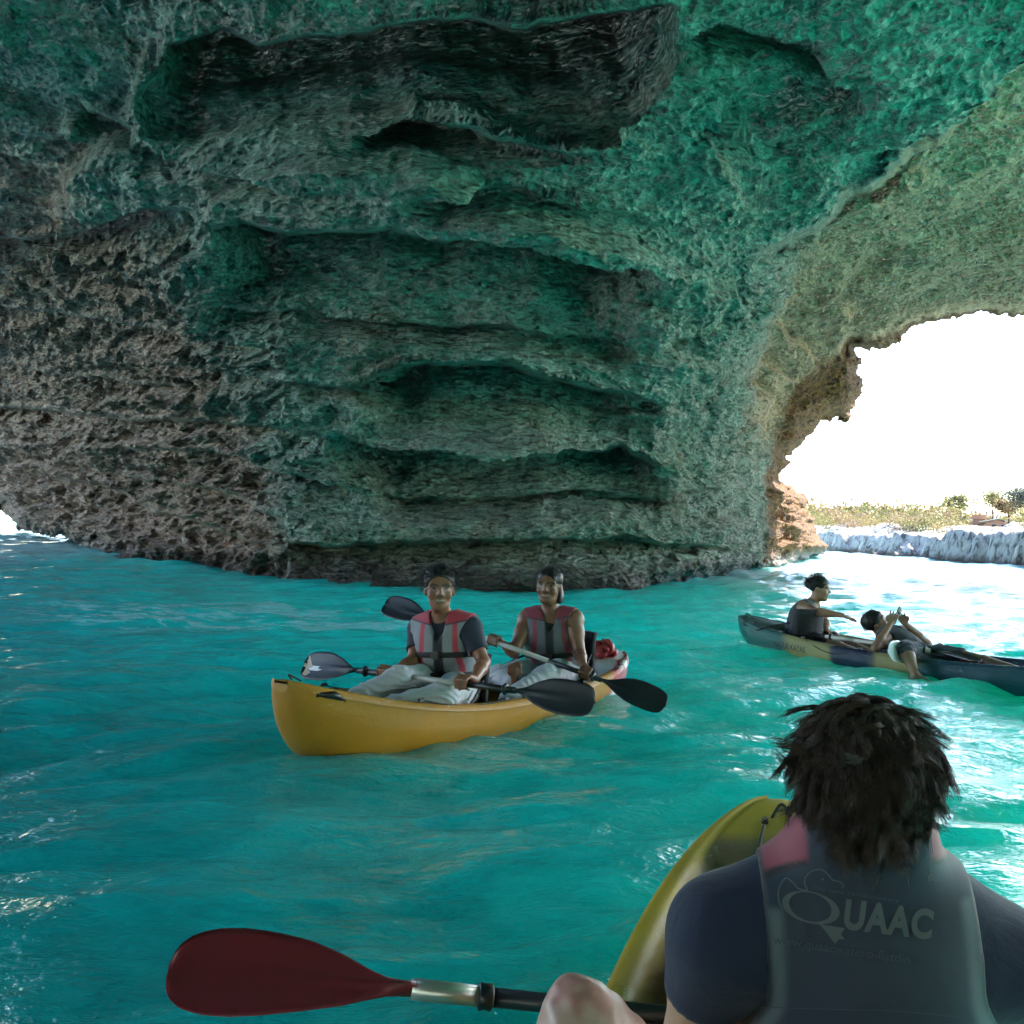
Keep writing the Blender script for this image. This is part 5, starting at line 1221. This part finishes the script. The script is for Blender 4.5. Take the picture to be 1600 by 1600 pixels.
JM = dict(head=at(1370, 974, 9.3), neck=at(1386, 990, 9.2), chest=at(1401, 1003, 9.1), hip=at(1432, 1026, 8.85), rsh=at(1382, 1000, 9.0), lsh=at(1414, 990, 9.3), rel=at(1368, 1012, 8.85), rwr=at(1392, 973, 8.95), lel=at(1449, 1006, 9.1), lwr=at(1413, 973, 9.08),
          rkn=at(1414, 1014, 8.42), ran=at(1431, 1055, 8.3), rto=at(1446, 1066, 8.25), lkn=at(1500, 1024, 8.7), lan=KB.W(-0.56, 0, -0.1), lto=KB.W(-0.62, 0, 0.0))
person('person', 'man lying back in the lettered kayak holding a phone up with both hands', KB.W(0.12, 0, -0.1), dict(J=JM, fwd=(0.3, -0.4, 0.85), look=(0.72, -0.35, 0.5), hup=(-0.6, 0.1, 0.75), s=1.0, hs=1.02, shirt=(0.03, 0.035, 0.05), sleeve=0.1, pants=(0.03, 0.035, 0.05), pant_len=0.0, skin=(0.27, 0.14, 0.09),
    rhand=open_hand(JM['rwr'], at(1400, 954, 8.95), (-0.2, -1, 0.2), 1.0, 0.35), lhand=open_hand(JM['lwr'], at(1405, 955, 9.05), (0.3, 0.6, 0.2), 1.0, 0.35),
    vest=dict(cols=((0.035, 0.04, 0.055), (0.05, 0.05, 0.06), DK), bottom=-0.24, grow=0.03), smile=False, hair=dict(col=(0.016, 0.012, 0.010), n=260, len=0.03, seed=7, fz=-0.025, region=back_hair, kw=dict(r=0.0013, curl=0.006))), h=0.0075, group='kayakers')
ph = empty('phone', at(1402, 961, 9.0)); tag(ph, 'dark phone held up by the man lying in the kayak', 'phone')
box('casing', (0.075, 0.009, 0.15), (0, 0, 0), M['black'], ph, 0.004, (0.2, 0.6, 0.9)); box('screen', (0.068, 0.003, 0.14), (0.001, -0.004, 0), flat_mat('phone_glass', (0.01, 0.01, 0.012), 0.08), ph, 0.001, (0.2, 0.6, 0.9))

# the photographer's legs at the lower edge
def photographer():
    base = KC.W(-0.45, 0, -0.05); root = empty('person', base); tag(root, 'bare bent knee of a person at the bottom edge beside the red paddle', 'person', 'kayakers')
    kn = at(918, 1594, 1.17); hipl = V3((0.08, 0.66, 0.26)); hipr = V3((0.26, 0.62, 0.26)); an = V3((0.28, 1.40, 0.14)); knr = V3((0.78, 1.02, 0.42)); anr = V3((0.62, 1.38, 0.14))
    k = V3(kn); dn = np.array([0, 0, -1.0])
    pr = chain([hipl, hipl * 0.5 + k * 0.5, k + dn * 0.02], [0.085, 0.07, 0.046]) + chain([k + dn * 0.02, k + np.array([0.035, 0.02, -0.045])], [0.046, 0.046]) + chain([k + dn * 0.02, k * 0.68 + an * 0.32, an], [0.050, 0.054, 0.036]) + chain([hipr, hipr * 0.5 + knr * 0.5, knr], [0.085, 0.072, 0.054]) + chain([knr, knr * 0.68 + anr * 0.32, anr], [0.05, 0.054, 0.036])
    pr += [cone(hipl, hipr, 0.11, 0.11)] + foot_prims(an, an + np.array([0.03, 0.2, 0]), (0, 0, 1)) + foot_prims(anr, anr + np.array([0.03, 0.2, 0]), (0, 0, 1))
    kneecap = [ell(k + np.array([-0.016, 0.012, 0.012]), (0.026, 0.03, 0.032))]
    lo = np.min([prim_box(p, 0.03)[0] for p in pr], 0); hi = np.max([prim_box(p, 0.03)[1] for p in pr], 0)
    F = Field(lo, hi, 0.0055).add(pr, 0.03).add(kneecap, 0.03)
    ix, q = F.near(0.03); F.f.reshape(-1)[ix] += (0.0045 * fbm(q * 24, 3, 811) + 0.002 * ridged(q * 40, 2, 812)).astype(np.float32)
    field_obj('body', F, M['skin'], root, np.array(base), lambda V: mixc((0.50, 0.31, 0.25), (0.46, 0.20, 0.17), smooth(0.0, 0.35, fbm(V * 18, 3, 815))), 1)
    S = Field(lo, hi, 0.0075).add([cone(hipl, hipr, 0.122, 0.122), cone(hipl, hipl * 0.62 + k * 0.38, 0.10, 0.092), cone(hipr, hipr * 0.62 + knr * 0.38, 0.10, 0.092)], 0.04)
    field_obj('shorts', S, M['cloth'], root, np.array(base), lambda V: np.tile(np.array((0.03, 0.035, 0.06)), (len(V), 1)), 2)
photographer()
build_shore(); build_scrub(); build_trees(); build_house()
